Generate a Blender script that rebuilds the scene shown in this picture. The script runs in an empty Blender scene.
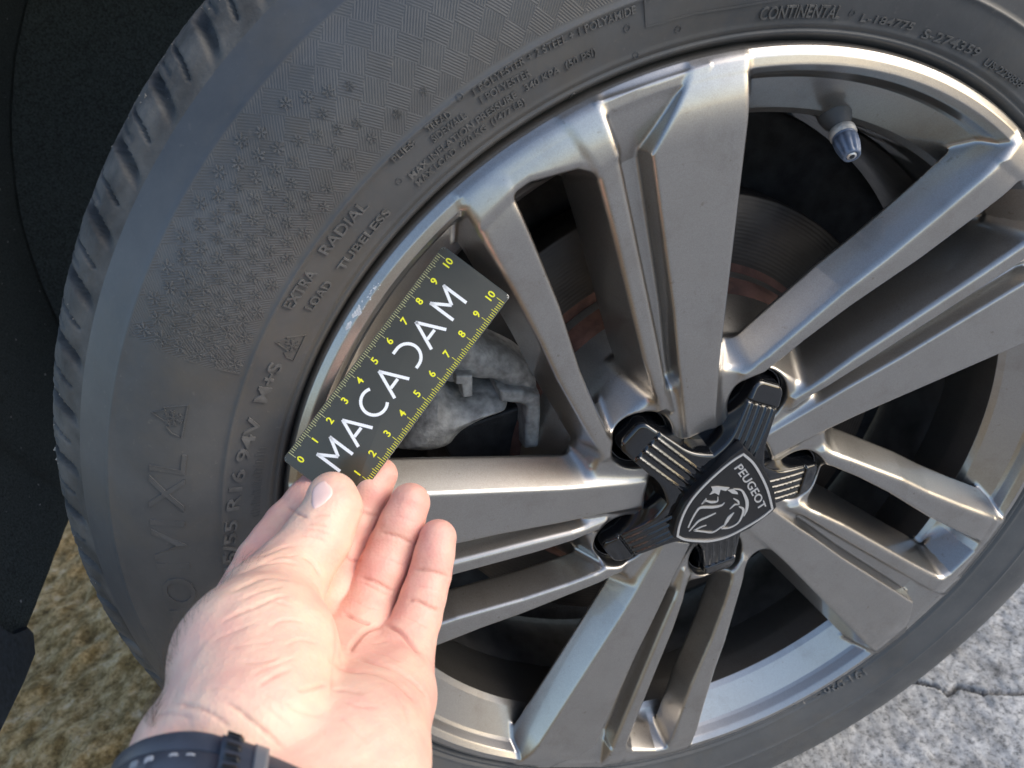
import bpy, bmesh, math, random
import numpy as np
from mathutils import Matrix, Vector

random.seed(7)
RNG = np.random.default_rng(11)
scene = bpy.context.scene
C = scene.collection

# ------------------------------------------------------------------ camera
H = 0.310                                    # height of the wheel centre above the ground
CAM = np.array([-0.12610849, -0.27394, 0.58650238])
RB = np.array([[0.94545609, 0.30653315, -0.11022799],
               [-0.25350539, 0.47986933, -0.83991693],
               [-0.20456735, 0.82204796, 0.53140318]])
FPX = 744.13
cam_data = bpy.data.cameras.new('camera')
cam = bpy.data.objects.new('camera', cam_data)
C.objects.link(cam)
cam_data.sensor_width = 36.0
cam_data.lens = FPX * 36.0 / 1024.0
cam_data.clip_start = 0.01
cam_data.clip_end = 200.0
M4 = Matrix.Identity(4)
for i in range(3):
    for j in range(3):
        M4[i][j] = RB[i, j]
    M4[i][3] = CAM[i]
cam.matrix_world = M4
cam_data.dof.use_dof = True
cam_data.dof.focus_distance = 0.335
cam_data.dof.aperture_fstop = 15.0
scene.camera = cam

# ------------------------------------------------------------------ sky, sun, exposure
SUN_AZ = math.radians(70)       # from the view direction's right hand side, towards the viewer
SUN_EL = math.radians(30)
sun_dir = Vector((math.cos(SUN_EL) * math.sin(SUN_AZ), -math.cos(SUN_EL) * math.cos(SUN_AZ), math.sin(SUN_EL)))
world = bpy.data.worlds.new('World')
scene.world = world
world.use_nodes = True
nt = world.node_tree
nt.nodes.clear()
wo = nt.nodes.new('ShaderNodeOutputWorld')
bg = nt.nodes.new('ShaderNodeBackground')
sky = nt.nodes.new('ShaderNodeTexSky')
sky.sky_type = 'NISHITA'
sky.sun_disc = False
sky.sun_elevation = SUN_EL
sky.sun_rotation = math.atan2(sun_dir.x, sun_dir.y)
sky.air_density = 1.0
sky.dust_density = 1.5
sky.ozone_density = 1.0
bg.inputs['Strength'].default_value = 0.15
nt.links.new(sky.outputs[0], bg.inputs['Color'])
nt.links.new(bg.outputs[0], wo.inputs['Surface'])
sun_data = bpy.data.lights.new('sun', 'SUN')
sun_data.energy = 0.9
sun_data.angle = math.radians(38)
sun_data.color = (1.0, 0.90, 0.76)
sun = bpy.data.objects.new('sun', sun_data)
C.objects.link(sun)
sun.rotation_euler = sun_dir.to_track_quat('Z', 'Y').to_euler()
sun.location = (1, -1, 2)
scene.view_settings.view_transform = 'Standard'
scene.view_settings.look = 'None'
scene.view_settings.gamma = 1.0
scene.view_settings.exposure = 1.0
scene.view_settings.use_curve_mapping = False
scene.render.resolution_x = 1024
scene.render.resolution_y = 768

# ------------------------------------------------------------------ helpers
def cam_pt(u, v, d):
    """camera space point (mm) from image position and depth in mm"""
    return np.array([(u - 512) / FPX * d, (384 - v) / FPX * d, -d], float)

def cam2world(P):
    return CAM + (np.asarray(P, float) * 0.001) @ RB.T

def ray(u, v):
    return RB @ np.array([(u - 512) / FPX, (384 - v) / FPX, -1.0])

def at_y(u, v, y):
    d = ray(u, v)
    return CAM + d * ((y - CAM[1]) / d[1])

def wheel_xz(u, v, y):
    p = at_y(u, v, y)
    return np.array([p[0], p[2] - H])

def new_mesh(name, verts, faces, mat=None, smooth=True, normals=None):
    me = bpy.data.meshes.new(name)
    verts = np.asarray(verts, dtype=np.float32)
    if isinstance(faces, np.ndarray):
        nf, k = faces.shape
        me.vertices.add(len(verts))
        me.vertices.foreach_set('co', verts.ravel())
        me.loops.add(nf * k)
        me.loops.foreach_set('vertex_index', faces.astype(np.int32).ravel())
        me.polygons.add(nf)
        me.polygons.foreach_set('loop_start', np.arange(0, nf * k, k, dtype=np.int32))
        me.polygons.foreach_set('loop_total', np.full(nf, k, dtype=np.int32))
        me.update(calc_edges=True)
    else:
        me.from_pydata([tuple(map(float, v)) for v in verts], [], faces)
    me.validate()
    if smooth:
        me.polygons.foreach_set('use_smooth', np.ones(len(me.polygons), dtype=bool))
    if mat:
        for m in (mat if isinstance(mat, (list, tuple)) else [mat]):
            me.materials.append(m)
    if normals is not None:
        me.normals_split_custom_set_from_vertices([tuple(map(float, n)) for n in normals])
    me.update()
    return me

def obj(name, me, parent=None):
    o = bpy.data.objects.new(name, me)
    C.objects.link(o)
    if parent is not None:
        o.parent = parent
        o.matrix_parent_inverse = Matrix.Translation(-parent_loc(parent))
    return o

def parent_loc(p):
    v = Vector(p.location)
    if p.parent is not None:
        v = v + Vector((0, 0, 0))
    return v

def thing(name, label, cat, loc=(0, 0, 0)):
    o = bpy.data.objects.new(name, None)
    C.objects.link(o)
    o.location = loc
    o.empty_display_size = 0.02
    o['label'] = label
    o['category'] = cat
    return o

def tag(o, label, cat):
    o['label'] = label
    o['category'] = cat
    return o

def sub(name, me, parent):
    """child of a mesh part whose own origin is the world origin"""
    o = bpy.data.objects.new(name, me)
    C.objects.link(o)
    o.parent = parent
    return o

def grid_faces(n0, n1, wrap0=False, wrap1=False, flip=False):
    i = np.arange(n0 if wrap0 else n0 - 1)
    j = np.arange(n1 if wrap1 else n1 - 1)
    I, J = np.meshgrid(i, j, indexing='ij')
    I2 = (I + 1) % n0
    J2 = (J + 1) % n1
    f = np.stack([I * n1 + J, I2 * n1 + J, I2 * n1 + J2, I * n1 + J2], -1).reshape(-1, 4)
    return f[:, ::-1].copy() if flip else f

def lathe(profile, n=256, a0=0.0, a1=2 * math.pi):
    """profile: list of (r, out); around the wheel axis (out = -Y)"""
    full = abs(a1 - a0 - 2 * math.pi) < 1e-6
    t = np.linspace(a0, a1, n, endpoint=not full)
    p = np.array(profile, float)
    r, z = p[:, 0], p[:, 1]
    V = np.stack([np.outer(np.cos(t), r), np.broadcast_to(-z, (n, len(r))), H + np.outer(np.sin(t), r)], -1).reshape(-1, 3)
    return V, grid_faces(n, len(r), wrap0=full)

def prism_mesh(name, poly, o0, o1, mat, bevel=0.0, seg=2, to3=None, smooth=True):
    """extruded polygon in the wheel plane; poly [(x, z-H)], out from o0 to o1"""
    bm = bmesh.new()
    if to3 is None:
        to3 = lambda x, z, o: (x, -o, z + H)
    a = 0.0
    for i in range(len(poly)):
        x0, y0 = poly[i - 1]
        x1, y1 = poly[i]
        a += x0 * y1 - x1 * y0
    if a < 0:
        poly = poly[::-1]
    top = [bm.verts.new(to3(x, z, o1)) for x, z in poly]
    bot = [bm.verts.new(to3(x, z, o0)) for x, z in poly]
    n = len(poly)
    tf = bm.faces.new(top)
    bm.faces.new(bot[::-1])
    for i in range(n):
        bm.faces.new((top[i], bot[i], bot[(i + 1) % n], top[(i + 1) % n]))
    if bevel > 0:
        bmesh.ops.bevel(bm, geom=list(tf.edges), offset=bevel, segments=seg, affect='EDGES', profile=0.5, clamp_overlap=True)
    bmesh.ops.recalc_face_normals(bm, faces=bm.faces)
    me = bpy.data.meshes.new(name)
    bm.to_mesh(me)
    bm.free()
    if mat:
        me.materials.append(mat)
    if smooth:
        me.polygons.foreach_set('use_smooth', np.ones(len(me.polygons), dtype=bool))
        me.set_sharp_from_angle(angle=math.radians(35))
    return me

def ribbon_poly(pts, widths, closed=False):
    """polyline with half-widths -> list of quads in 2D (as left and right points)"""
    pts = np.array(pts, float)
    n = len(pts)
    w = np.broadcast_to(np.asarray(widths, float), (n,))
    if closed:
        tan = np.roll(pts, -1, 0) - np.roll(pts, 1, 0)
    else:
        tan = np.gradient(pts, axis=0)
    tan /= np.linalg.norm(tan, axis=1)[:, None] + 1e-12
    nor = np.stack([-tan[:, 1], tan[:, 0]], 1)
    return pts + nor * w[:, None], pts - nor * w[:, None]

def smooth_path(pts, n=8):
    """Catmull-Rom resample"""
    p = np.array(pts, float)
    q = np.vstack([2 * p[0] - p[1], p, 2 * p[-1] - p[-2]])
    out = []
    for i in range(1, len(q) - 2):
        for k in range(n):
            t = k / n
            out.append(0.5 * ((2 * q[i]) + (-q[i - 1] + q[i + 1]) * t + (2 * q[i - 1] - 5 * q[i] + 4 * q[i + 1] - q[i + 2]) * t * t
                              + (-q[i - 1] + 3 * q[i] - 3 * q[i + 1] + q[i + 2]) * t ** 3))
    out.append(p[-1])
    return np.array(out)

class Flat:
    """collects flat-topped raised marks described in 2D, with height"""
    def __init__(self):
        self.v = []
        self.f = []
    def ribbon(self, pts, widths, closed=False):
        L, R = ribbon_poly(pts, widths, closed)
        b = len(self.v)
        n = len(L)
        for k in range(n):
            self.v += [(L[k][0], L[k][1], 1), (R[k][0], R[k][1], 1), (L[k][0], L[k][1], 0), (R[k][0], R[k][1], 0)]
        m = n if closed else n - 1
        for k in range(m):
            a = b + 4 * k
            c = b + 4 * ((k + 1) % n)
            self.f += [(a, a + 1, c + 1, c), (a + 1, a + 3, c + 3, c + 1), (a + 2, a, c, c + 2)]
        if not closed:
            e = b + 4 * (n - 1)
            self.f += [(b, b + 2, b + 3, b + 1), (e, e + 1, e + 3, e + 2)]
    def poly(self, pts):
        a = sum(pts[i - 1][0] * pts[i][1] - pts[i][0] * pts[i - 1][1] for i in range(len(pts)))
        if a < 0:
            pts = pts[::-1]
        b = len(self.v)
        n = len(pts)
        self.v += [(x, y, 1) for x, y in pts] + [(x, y, 0) for x, y in pts]
        self.f.append(tuple(range(b, b + n)))
        for k in range(n):
            self.f.append((b + k, b + n + k, b + n + (k + 1) % n, b + (k + 1) % n))
    def mesh(self, name, fn, mat):
        V = [fn(*v) for v in self.v]
        me = new_mesh(name, V, self.f, mat, smooth=False)
        bm = bmesh.new()
        bm.from_mesh(me)
        bmesh.ops.recalc_face_normals(bm, faces=bm.faces)
        bm.to_mesh(me)
        bm.free()
        return me

def text_geo(txt, size=1.0, bold=0.0, shear=0.0, spacing=1.0):
    """flat outline of a text as (verts 2D with layer, faces), width"""
    cu = bpy.data.curves.new('t', 'FONT')
    cu.body = txt
    cu.size = size
    cu.offset = bold
    cu.shear = shear
    cu.space_character = spacing
    cu.extrude = 0.5
    cu.resolution_u = 3
    o = bpy.data.objects.new('t', cu)
    C.objects.link(o)
    dg = bpy.context.evaluated_depsgraph_get()
    dg.update()
    me = bpy.data.meshes.new_from_object(o.evaluated_get(dg))
    V = np.array([v.co[:] for v in me.vertices]).reshape(-1, 3)
    F = [tuple(p.vertices) for p in me.polygons]
    bpy.data.objects.remove(o)
    bpy.data.curves.remove(cu)
    bpy.data.meshes.remove(me)
    V[:, 2] = (V[:, 2] > 0).astype(float)
    x0, x1 = V[:, 0].min(), V[:, 0].max()
    V[:, 0] -= x0
    return V, F, x1 - x0

# --- numpy noise
def vnoise(x, y, seed=0):
    xi = np.floor(x).astype(np.int64)
    yi = np.floor(y).astype(np.int64)
    fx = x - xi
    fy = y - yi
    fx = fx * fx * (3 - 2 * fx)
    fy = fy * fy * (3 - 2 * fy)
    def h(a, b):
        n = (a * 374761393 + b * 668265263 + seed * 982451653) & 0x7fffffff
        n = ((n ^ (n >> 13)) * 1274126177) & 0x7fffffff
        return ((n ^ (n >> 16)) & 0xffff) / 65535.0
    return (h(xi, yi) * (1 - fx) + h(xi + 1, yi) * fx) * (1 - fy) + (h(xi, yi + 1) * (1 - fx) + h(xi + 1, yi + 1) * fx) * fy

def fbm(x, y, o=4, seed=0):
    s = 0
    a = 1
    for k in range(o):
        s = s + a * (vnoise(x * 2 ** k, y * 2 ** k, seed + k) - 0.5)
        a *= 0.5
    return s

# --- signed distance tools (mm)
def smin(a, b, k):
    h = np.clip(0.5 + 0.5 * (b - a) / k, 0, 1)
    return b + (a - b) * h - k * h * (1 - h)

def smax(a, b, k):
    return -smin(-a, -b, k)

def poly_sd(x, y, P):
    P = np.asarray(P, float)
    d = np.full(x.shape, 1e18)
    s = np.ones(x.shape)
    n = len(P)
    for i in range(n):
        a = P[i]
        b = P[i - 1]
        ex, ey = b - a
        wx = x - a[0]
        wy = y - a[1]
        t = np.clip((wx * ex + wy * ey) / (ex * ex + ey * ey), 0, 1)
        dx = wx - ex * t
        dy = wy - ey * t
        d = np.minimum(d, dx * dx + dy * dy)
        c1 = y >= a[1]
        c2 = y < b[1]
        c3 = ex * wy > ey * wx
        s = np.where((c1 & c2 & c3) | (~c1 & ~c2 & ~c3), -s, s)
    return s * np.sqrt(d)

def surface_nets(F):
    S = F < 0
    n0, n1, n2 = F.shape
    cnt = np.zeros((n0 - 1, n1 - 1, n2 - 1), np.uint8)
    for a in (0, 1):
        for b in (0, 1):
            for c in (0, 1):
                cnt += S[a:n0 - 1 + a, b:n1 - 1 + b, c:n2 - 1 + c]
    act = (cnt > 0) & (cnt < 8)
    idx = np.argwhere(act)
    vid = np.full(act.shape, -1, np.int32)
    vid[act] = np.arange(len(idx))
    I, J, K = idx.T
    co = [(a, b, c) for a in (0, 1) for b in (0, 1) for c in (0, 1)]
    val = {o: F[I + o[0], J + o[1], K + o[2]] for o in co}
    acc = np.zeros((len(idx), 3))
    num = np.zeros(len(idx))
    for o in co:
        for ax in range(3):
            if o[ax] == 0:
                p = list(o)
                p[ax] = 1
                p = tuple(p)
                a = val[o]
                b = val[p]
                m = (a < 0) != (b < 0)
                t = np.where(m, a / np.where(m, a - b, 1), 0)
                q = np.tile(np.array(o, float), (len(idx), 1))
                q[:, ax] = t
                acc[m] += q[m]
                num[m] += 1
    pos = idx + acc / num[:, None]
    quads = []
    ids = []
    for ax in range(3):
        sl0 = [slice(None)] * 3
        sl1 = [slice(None)] * 3
        sl0[ax] = slice(0, -1)
        sl1[ax] = slice(1, None)
        A = S[tuple(sl0)]
        B = S[tuple(sl1)]
        e = np.argwhere(A != B)
        o1, o2 = [(1, 2), (2, 0), (0, 1)][ax]
        lim = [n0 - 1, n1 - 1, n2 - 1]
        ok = (e[:, o1] > 0) & (e[:, o2] > 0) & (e[:, o1] < lim[o1]) & (e[:, o2] < lim[o2])
        e = e[ok]
        def g(d1, d2):
            c = e.copy()
            c[:, o1] -= d1
            c[:, o2] -= d2
            return vid[c[:, 0], c[:, 1], c[:, 2]]
        q = np.stack([g(1, 1), g(0, 1), g(0, 0), g(1, 0)], 1)
        sg = A[e[:, 0], e[:, 1], e[:, 2]]
        q[~sg] = q[~sg][:, ::-1]
        quads.append(q)
        ids.append(np.column_stack([e, np.full(len(e), ax)]))
    return pos, np.vstack(quads), np.vstack(ids)

def project(fn, P, it=2, h=0.15, maxstep=1.0):
    for _ in range(it):
        g, f = grad(fn, P, h)
        st = f / np.maximum((g * g).sum(1), 0.2)
        st = np.clip(st, -maxstep, maxstep)
        P = P - g * st[:, None]
    g, f = grad(fn, P, h)
    return P, g / (np.linalg.norm(g, axis=1)[:, None] + 1e-9)

def grad(fn, P, h):
    f = fn(P)
    g = np.zeros_like(P)
    for i in range(3):
        e = np.zeros(3)
        e[i] = h
        g[:, i] = (fn(P + e) - fn(P - e)) / (2 * h)
    return g, f

# ------------------------------------------------------------------ materials
def nodes(m):
    m.use_nodes = True
    n = m.node_tree.nodes
    return n, m.node_tree.links, n['Principled BSDF']

def mat_basic(name, col, rough=0.5, metal=0.0, coat=0.0, var=0.0, vscale=80.0, bump=0.0, bscale=400.0, spec=0.5, detail=6.0, bdist=0.0005):
    m = bpy.data.materials.new(name)
    n, l, b = nodes(m)
    b.inputs['Base Color'].default_value = (*col, 1)
    b.inputs['Roughness'].default_value = rough
    b.inputs['Metallic'].default_value = metal
    b.inputs['Coat Weight'].default_value = coat
    b.inputs['Coat Roughness'].default_value = 0.06
    b.inputs['Specular IOR Level'].default_value = spec
    tc = n.new('ShaderNodeTexCoord')
    if var > 0:
        t = n.new('ShaderNodeTexNoise')
        t.inputs['Scale'].default_value = vscale
        t.inputs['Detail'].default_value = detail
        l.new(tc.outputs['Object'], t.inputs['Vector'])
        r = n.new('ShaderNodeValToRGB')
        r.color_ramp.elements[0].position = 0.3
        r.color_ramp.elements[1].position = 0.7
        r.color_ramp.elements[0].color = (*[max(0, c * (1 - var)) for c in col], 1)
        r.color_ramp.elements[1].color = (*[min(1, c * (1 + var)) for c in col], 1)
        l.new(t.outputs['Fac'], r.inputs['Fac'])
        l.new(r.outputs['Color'], b.inputs['Base Color'])
    if bump > 0:
        t = n.new('ShaderNodeTexNoise')
        t.inputs['Scale'].default_value = bscale
        t.inputs['Detail'].default_value = 5
        l.new(tc.outputs['Object'], t.inputs['Vector'])
        bp = n.new('ShaderNodeBump')
        bp.inputs['Strength'].default_value = bump
        bp.inputs['Distance'].default_value = bdist
        l.new(t.outputs['Fac'], bp.inputs['Height'])
        l.new(bp.outputs['Normal'], b.inputs['Normal'])
    return m

def mat_alloy():
    m = bpy.data.materials.new('silver_grey_alloy_paint')
    n, l, b = nodes(m)
    tc = n.new('ShaderNodeTexCoord')
    v = n.new('ShaderNodeTexVoronoi')
    v.inputs['Scale'].default_value = 2600
    l.new(tc.outputs['Object'], v.inputs['Vector'])
    nz = n.new('ShaderNodeTexNoise')
    nz.inputs['Scale'].default_value = 22
    nz.inputs['Detail'].default_value = 5
    l.new(tc.outputs['Object'], nz.inputs['Vector'])
    r = n.new('ShaderNodeValToRGB')
    r.color_ramp.elements[0].color = (0.335, 0.318, 0.298, 1)
    r.color_ramp.elements[1].color = (0.415, 0.397, 0.374, 1)
    l.new(v.outputs['Color'], r.inputs['Fac'])
    mx = n.new('ShaderNodeMix')
    mx.data_type = 'RGBA'
    mx.inputs['B'].default_value = (0.325, 0.305, 0.28, 1)
    rr = n.new('ShaderNodeMapRange')
    rr.inputs['From Min'].default_value = 0.45
    rr.inputs['From Max'].default_value = 0.75
    rr.inputs['To Max'].default_value = 0.45
    l.new(nz.outputs['Fac'], rr.inputs['Value'])
    l.new(rr.outputs['Result'], mx.inputs['Factor'])
    l.new(r.outputs['Color'], mx.inputs['A'])
    nd = n.new('ShaderNodeTexNoise')
    nd.inputs['Scale'].default_value = 260
    nd.inputs['Detail'].default_value = 4
    l.new(tc.outputs['Object'], nd.inputs['Vector'])
    dr = n.new('ShaderNodeMapRange')
    dr.inputs['From Min'].default_value = 0.68
    dr.inputs['From Max'].default_value = 0.76
    dr.inputs['To Max'].default_value = 0.55
    l.new(nd.outputs['Fac'], dr.inputs['Value'])
    nb_ = n.new('ShaderNodeTexNoise')
    nb_.inputs['Scale'].default_value = 55
    nb_.inputs['Detail'].default_value = 8
    nb_.inputs['Roughness'].default_value = 0.7
    l.new(tc.outputs['Object'], nb_.inputs['Vector'])
    d2_ = n.new('ShaderNodeMapRange')
    d2_.inputs['From Min'].default_value = 0.52
    d2_.inputs['From Max'].default_value = 0.80
    d2_.inputs['To Max'].default_value = 0.35
    l.new(nb_.outputs['Fac'], d2_.inputs['Value'])
    dm = n.new('ShaderNodeMath')
    dm.operation = 'MAXIMUM'
    l.new(dr.outputs['Result'], dm.inputs[0])
    l.new(d2_.outputs['Result'], dm.inputs[1])
    md = n.new('ShaderNodeMix')
    md.data_type = 'RGBA'
    md.inputs['B'].default_value = (0.20, 0.17, 0.14, 1)
    l.new(dm.outputs[0], md.inputs['Factor'])
    l.new(mx.outputs['Result'], md.inputs['A'])
    l.new(md.outputs['Result'], b.inputs['Base Color'])
    b.inputs['Metallic'].default_value = 0.94
    ro = n.new('ShaderNodeMapRange')
    ro.inputs['To Min'].default_value = 0.28
    ro.inputs['To Max'].default_value = 0.37
    l.new(nz.outputs['Fac'], ro.inputs['Value'])
    l.new(ro.outputs['Result'], b.inputs['Roughness'])
    b.inputs['Coat Weight'].default_value = 1.0
    b.inputs['Coat Roughness'].default_value = 0.05
    bp = n.new('ShaderNodeBump')
    bp.inputs['Strength'].default_value = 0.04
    bp.inputs['Distance'].default_value = 0.0002
    l.new(v.outputs['Distance'], bp.inputs['Height'])
    l.new(bp.outputs['Normal'], b.inputs['Normal'])
    return m

def mat_rubber(name, textured=False):
    m = bpy.data.materials.new(name)
    n, l, b = nodes(m)
    tc = n.new('ShaderNodeTexCoord')
    nz = n.new('ShaderNodeTexNoise')
    nz.inputs['Scale'].default_value = 14
    nz.inputs['Detail'].default_value = 7
    nz.inputs['Roughness'].default_value = 0.65
    l.new(tc.outputs['Object'], nz.inputs['Vector'])
    r = n.new('ShaderNodeValToRGB')
    r.color_ramp.elements[0].position = 0.32
    r.color_ramp.elements[1].position = 0.72
    r.color_ramp.elements[0].color = (0.050, 0.053, 0.057, 1)
    r.color_ramp.elements[1].color = (0.098, 0.099, 0.100, 1)
    l.new(nz.outputs['Fac'], r.inputs['Fac'])
    n2 = n.new('ShaderNodeTexNoise')
    n2.inputs['Scale'].default_value = 420
    n2.inputs['Detail'].default_value = 3
    l.new(tc.outputs['Object'], n2.inputs['Vector'])
    r2 = n.new('ShaderNodeMapRange')
    r2.inputs['From Min'].default_value = 0.66
    r2.inputs['From Max'].default_value = 0.76
    r2.inputs['To Max'].default_value = 0.30
    l.new(n2.outputs['Fac'], r2.inputs['Value'])
    mx = n.new('ShaderNodeMix')
    mx.data_type = 'RGBA'
    mx.inputs['B'].default_value = (0.16, 0.15, 0.135, 1)
    l.new(r2.outputs['Result'], mx.inputs['Factor'])
    l.new(r.outputs['Color'], mx.inputs['A'])
    nb2 = n.new('ShaderNodeTexNoise')
    nb2.inputs['Scale'].default_value = 9
    nb2.inputs['Detail'].default_value = 9
    nb2.inputs['Roughness'].default_value = 0.7
    l.new(tc.outputs['Object'], nb2.inputs['Vector'])
    rb2 = n.new('ShaderNodeMapRange')
    rb2.inputs['From Min'].default_value = 0.5
    rb2.inputs['From Max'].default_value = 0.72
    rb2.inputs['To Max'].default_value = 0.65
    l.new(nb2.outputs['Fac'], rb2.inputs['Value'])
    mb2 = n.new('ShaderNodeMix')
    mb2.data_type = 'RGBA'
    mb2.inputs['B'].default_value = (0.098, 0.083, 0.062, 1)
    l.new(rb2.outputs['Result'], mb2.inputs['Factor'])
    l.new(mx.outputs['Result'], mb2.inputs['A'])
    l.new(mb2.outputs['Result'], b.inputs['Base Color'])
    b.inputs['Roughness'].default_value = 0.5
    b.inputs['Specular IOR Level'].default_value = 0.45
    bp = n.new('ShaderNodeBump')
    bp.inputs['Strength'].default_value = 0.25
    bp.inputs['Distance'].default_value = 0.0003
    l.new(n2.outputs['Fac'], bp.inputs['Height'])
    if textured:
        # fine moulded hatching that changes direction from cell to cell
        uv = n.new('ShaderNodeUVMap')
        uv.uv_map = 'UVMap'
        def wave(rot, scale):
            mp = n.new('ShaderNodeMapping')
            mp.inputs['Rotation'].default_value = (0, 0, math.radians(rot))
            l.new(uv.outputs['UV'], mp.inputs['Vector'])
            w = n.new('ShaderNodeTexWave')
            w.inputs['Scale'].default_value = scale
            w.inputs['Distortion'].default_value = 0.6
            w.inputs['Detail'].default_value = 1
            l.new(mp.outputs['Vector'], w.inputs['Vector'])
            return w
        w1 = wave(35, 330)
        w2 = wave(-40, 330)
        mp = n.new('ShaderNodeMapping')
        mp.inputs['Rotation'].default_value = (0, 0, math.radians(38))
        l.new(uv.outputs['UV'], mp.inputs['Vector'])
        ck = n.new('ShaderNodeTexChecker')
        ck.inputs['Scale'].default_value = 125
        l.new(mp.outputs['Vector'], ck.inputs['Vector'])
        mw = n.new('ShaderNodeMix')
        mw.data_type = 'FLOAT'
        l.new(ck.outputs['Fac'], mw.inputs['Factor'])
        l.new(w1.outputs['Fac'], mw.inputs['A'])
        l.new(w2.outputs['Fac'], mw.inputs['B'])
        # slight tilt of each cell
        ad = n.new('ShaderNodeMath')
        ad.operation = 'ADD'
        ck2 = n.new('ShaderNodeMath')
        ck2.operation = 'MULTIPLY'
        ck2.inputs[1].default_value = 0.6
        l.new(ck.outputs['Fac'], ck2.inputs[0])
        l.new(mw.outputs['Result'], ad.inputs[0])
        l.new(ck2.outputs[0], ad.inputs[1])
        b2 = n.new('ShaderNodeBump')
        b2.inputs['Strength'].default_value = 0.30
        b2.inputs['Distance'].default_value = 0.00045
        l.new(ad.outputs[0], b2.inputs['Height'])
        l.new(bp.outputs['Normal'], b2.inputs['Normal'])
        l.new(b2.outputs['Normal'], b.inputs['Normal'])
    else:
        l.new(bp.outputs['Normal'], b.inputs['Normal'])
    return m

M_ALLOY = mat_alloy()
M_RUBBER = mat_rubber('tyre_rubber')
M_RUBTEX = mat_rubber('tyre_rubber_moulded_texture', True)
M_LETTER = mat_basic('worn_raised_rubber', (0.094, 0.093, 0.091), 0.55, var=0.3, vscale=240, bump=0.2, bscale=900)
M_TREADR = mat_basic('dusty_tread_rubber', (0.070, 0.067, 0.062), 0.75, var=0.55, vscale=70, bump=0.5, bscale=700, detail=9.0)
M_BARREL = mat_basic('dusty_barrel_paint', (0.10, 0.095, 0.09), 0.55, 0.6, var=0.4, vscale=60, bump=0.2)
M_GLOSS = mat_basic('black_gloss_plastic', (0.005, 0.0055, 0.007), 0.06, 0.0, coat=0.0, spec=0.85)
M_PLATE = mat_basic('black_satin_plastic', (0.012, 0.012, 0.013), 0.32, var=0.25, vscale=900)
M_CHROME = mat_basic('satin_chrome', (0.74, 0.73, 0.71), 0.32, 0.75)
M_IRON = mat_basic('grey_cast_metal', (0.33, 0.325, 0.31), 0.6, 0.25, var=0.45, vscale=190, bump=0.8, bscale=650, detail=9.0)
M_IRON2 = mat_basic('dark_cast_metal', (0.03, 0.03, 0.032), 0.6, 0.5, var=0.4, vscale=120, bump=0.6, bscale=900)
M_DISC = mat_basic('worn_steel_disc', (0.060, 0.053, 0.049), 0.5, 0.8, var=0.25, vscale=50)
M_RUST = mat_basic('rusty_steel', (0.10, 0.048, 0.036), 0.85, 0.1, var=0.5, vscale=90, bump=0.7, bscale=500)
M_VALVE = mat_basic('grey_blue_plastic', (0.10, 0.13, 0.19), 0.4, 0.0, var=0.2, vscale=300, bump=0.1)
M_LINER = mat_basic('black_felt_liner', (0.050, 0.062, 0.066), 0.95, var=0.5, vscale=700, bump=0.7, bscale=1500, bdist=0.001, spec=0.15)
M_FLAP = mat_basic('black_blue_plastic', (0.022, 0.030, 0.042), 0.6, var=0.4, vscale=300, bump=0.4, bscale=900, spec=0.3)
M_CARD = mat_basic('charcoal_plastic_card', (0.060, 0.058, 0.044), 0.24, var=0.08, vscale=60, bump=0.05, bscale=600)
M_CARDEDGE = mat_basic('clear_card_edge', (0.45, 0.46, 0.46), 0.25)
M_WHITE = mat_basic('white_print', (0.83, 0.84, 0.84), 0.4)
M_YELLOW = mat_basic('yellow_print', (0.82, 0.80, 0.02), 0.45)
M_PALEY = mat_basic('pale_yellow_print', (0.62, 0.62, 0.28), 0.45)
M_NAIL = mat_basic('finger_nail', (0.80, 0.57, 0.51), 0.25, var=0.05, vscale=200, spec=0.5)
M_STRAP = mat_basic('dark_blue_grey_silicone', (0.040, 0.047, 0.066), 0.45, var=0.15, vscale=200, bump=0.08, bscale=1200)
M_HOLE = mat_basic('pale_grey_dust', (0.30, 0.31, 0.33), 0.6)
M_GRIT = mat_basic('pale_grit', (0.26, 0.235, 0.20), 0.8, var=0.4, vscale=500)
M_CLASP = mat_basic('grey_clasp', (0.16, 0.17, 0.19), 0.4, 0.2)
M_HAIR = mat_basic('dark_hair', (0.055, 0.035, 0.022), 0.5)
M_SCUFF = mat_basic('bare_scuffed_metal', (0.66, 0.66, 0.66), 0.6, 0.1, var=0.2, vscale=900, bump=0.8, bscale=1500)

def rings(m):
    n, l, b = m.node_tree.nodes, m.node_tree.links, m.node_tree.nodes['Principled BSDF']
    tc = n.new('ShaderNodeTexCoord')
    mp = n.new('ShaderNodeMapping')
    mp.inputs['Location'].default_value = (0, 0, -H)
    l.new(tc.outputs['Object'], mp.inputs['Vector'])
    w = n.new('ShaderNodeTexWave')
    w.wave_type = 'RINGS'
    w.rings_direction = 'Y'
    w.inputs['Scale'].default_value = 150
    w.inputs['Distortion'].default_value = 1.5
    w.inputs['Detail'].default_value = 4
    w.inputs['Detail Scale'].default_value = 2
    l.new(mp.outputs['Vector'], w.inputs['Vector'])
    bp = n.new('ShaderNodeBump')
    bp.inputs['Strength'].default_value = 0.16
    bp.inputs['Distance'].default_value = 0.0005
    l.new(w.outputs['Fac'], bp.inputs['Height'])
    l.new(bp.outputs['Normal'], b.inputs['Normal'])
rings(M_DISC)

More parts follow.
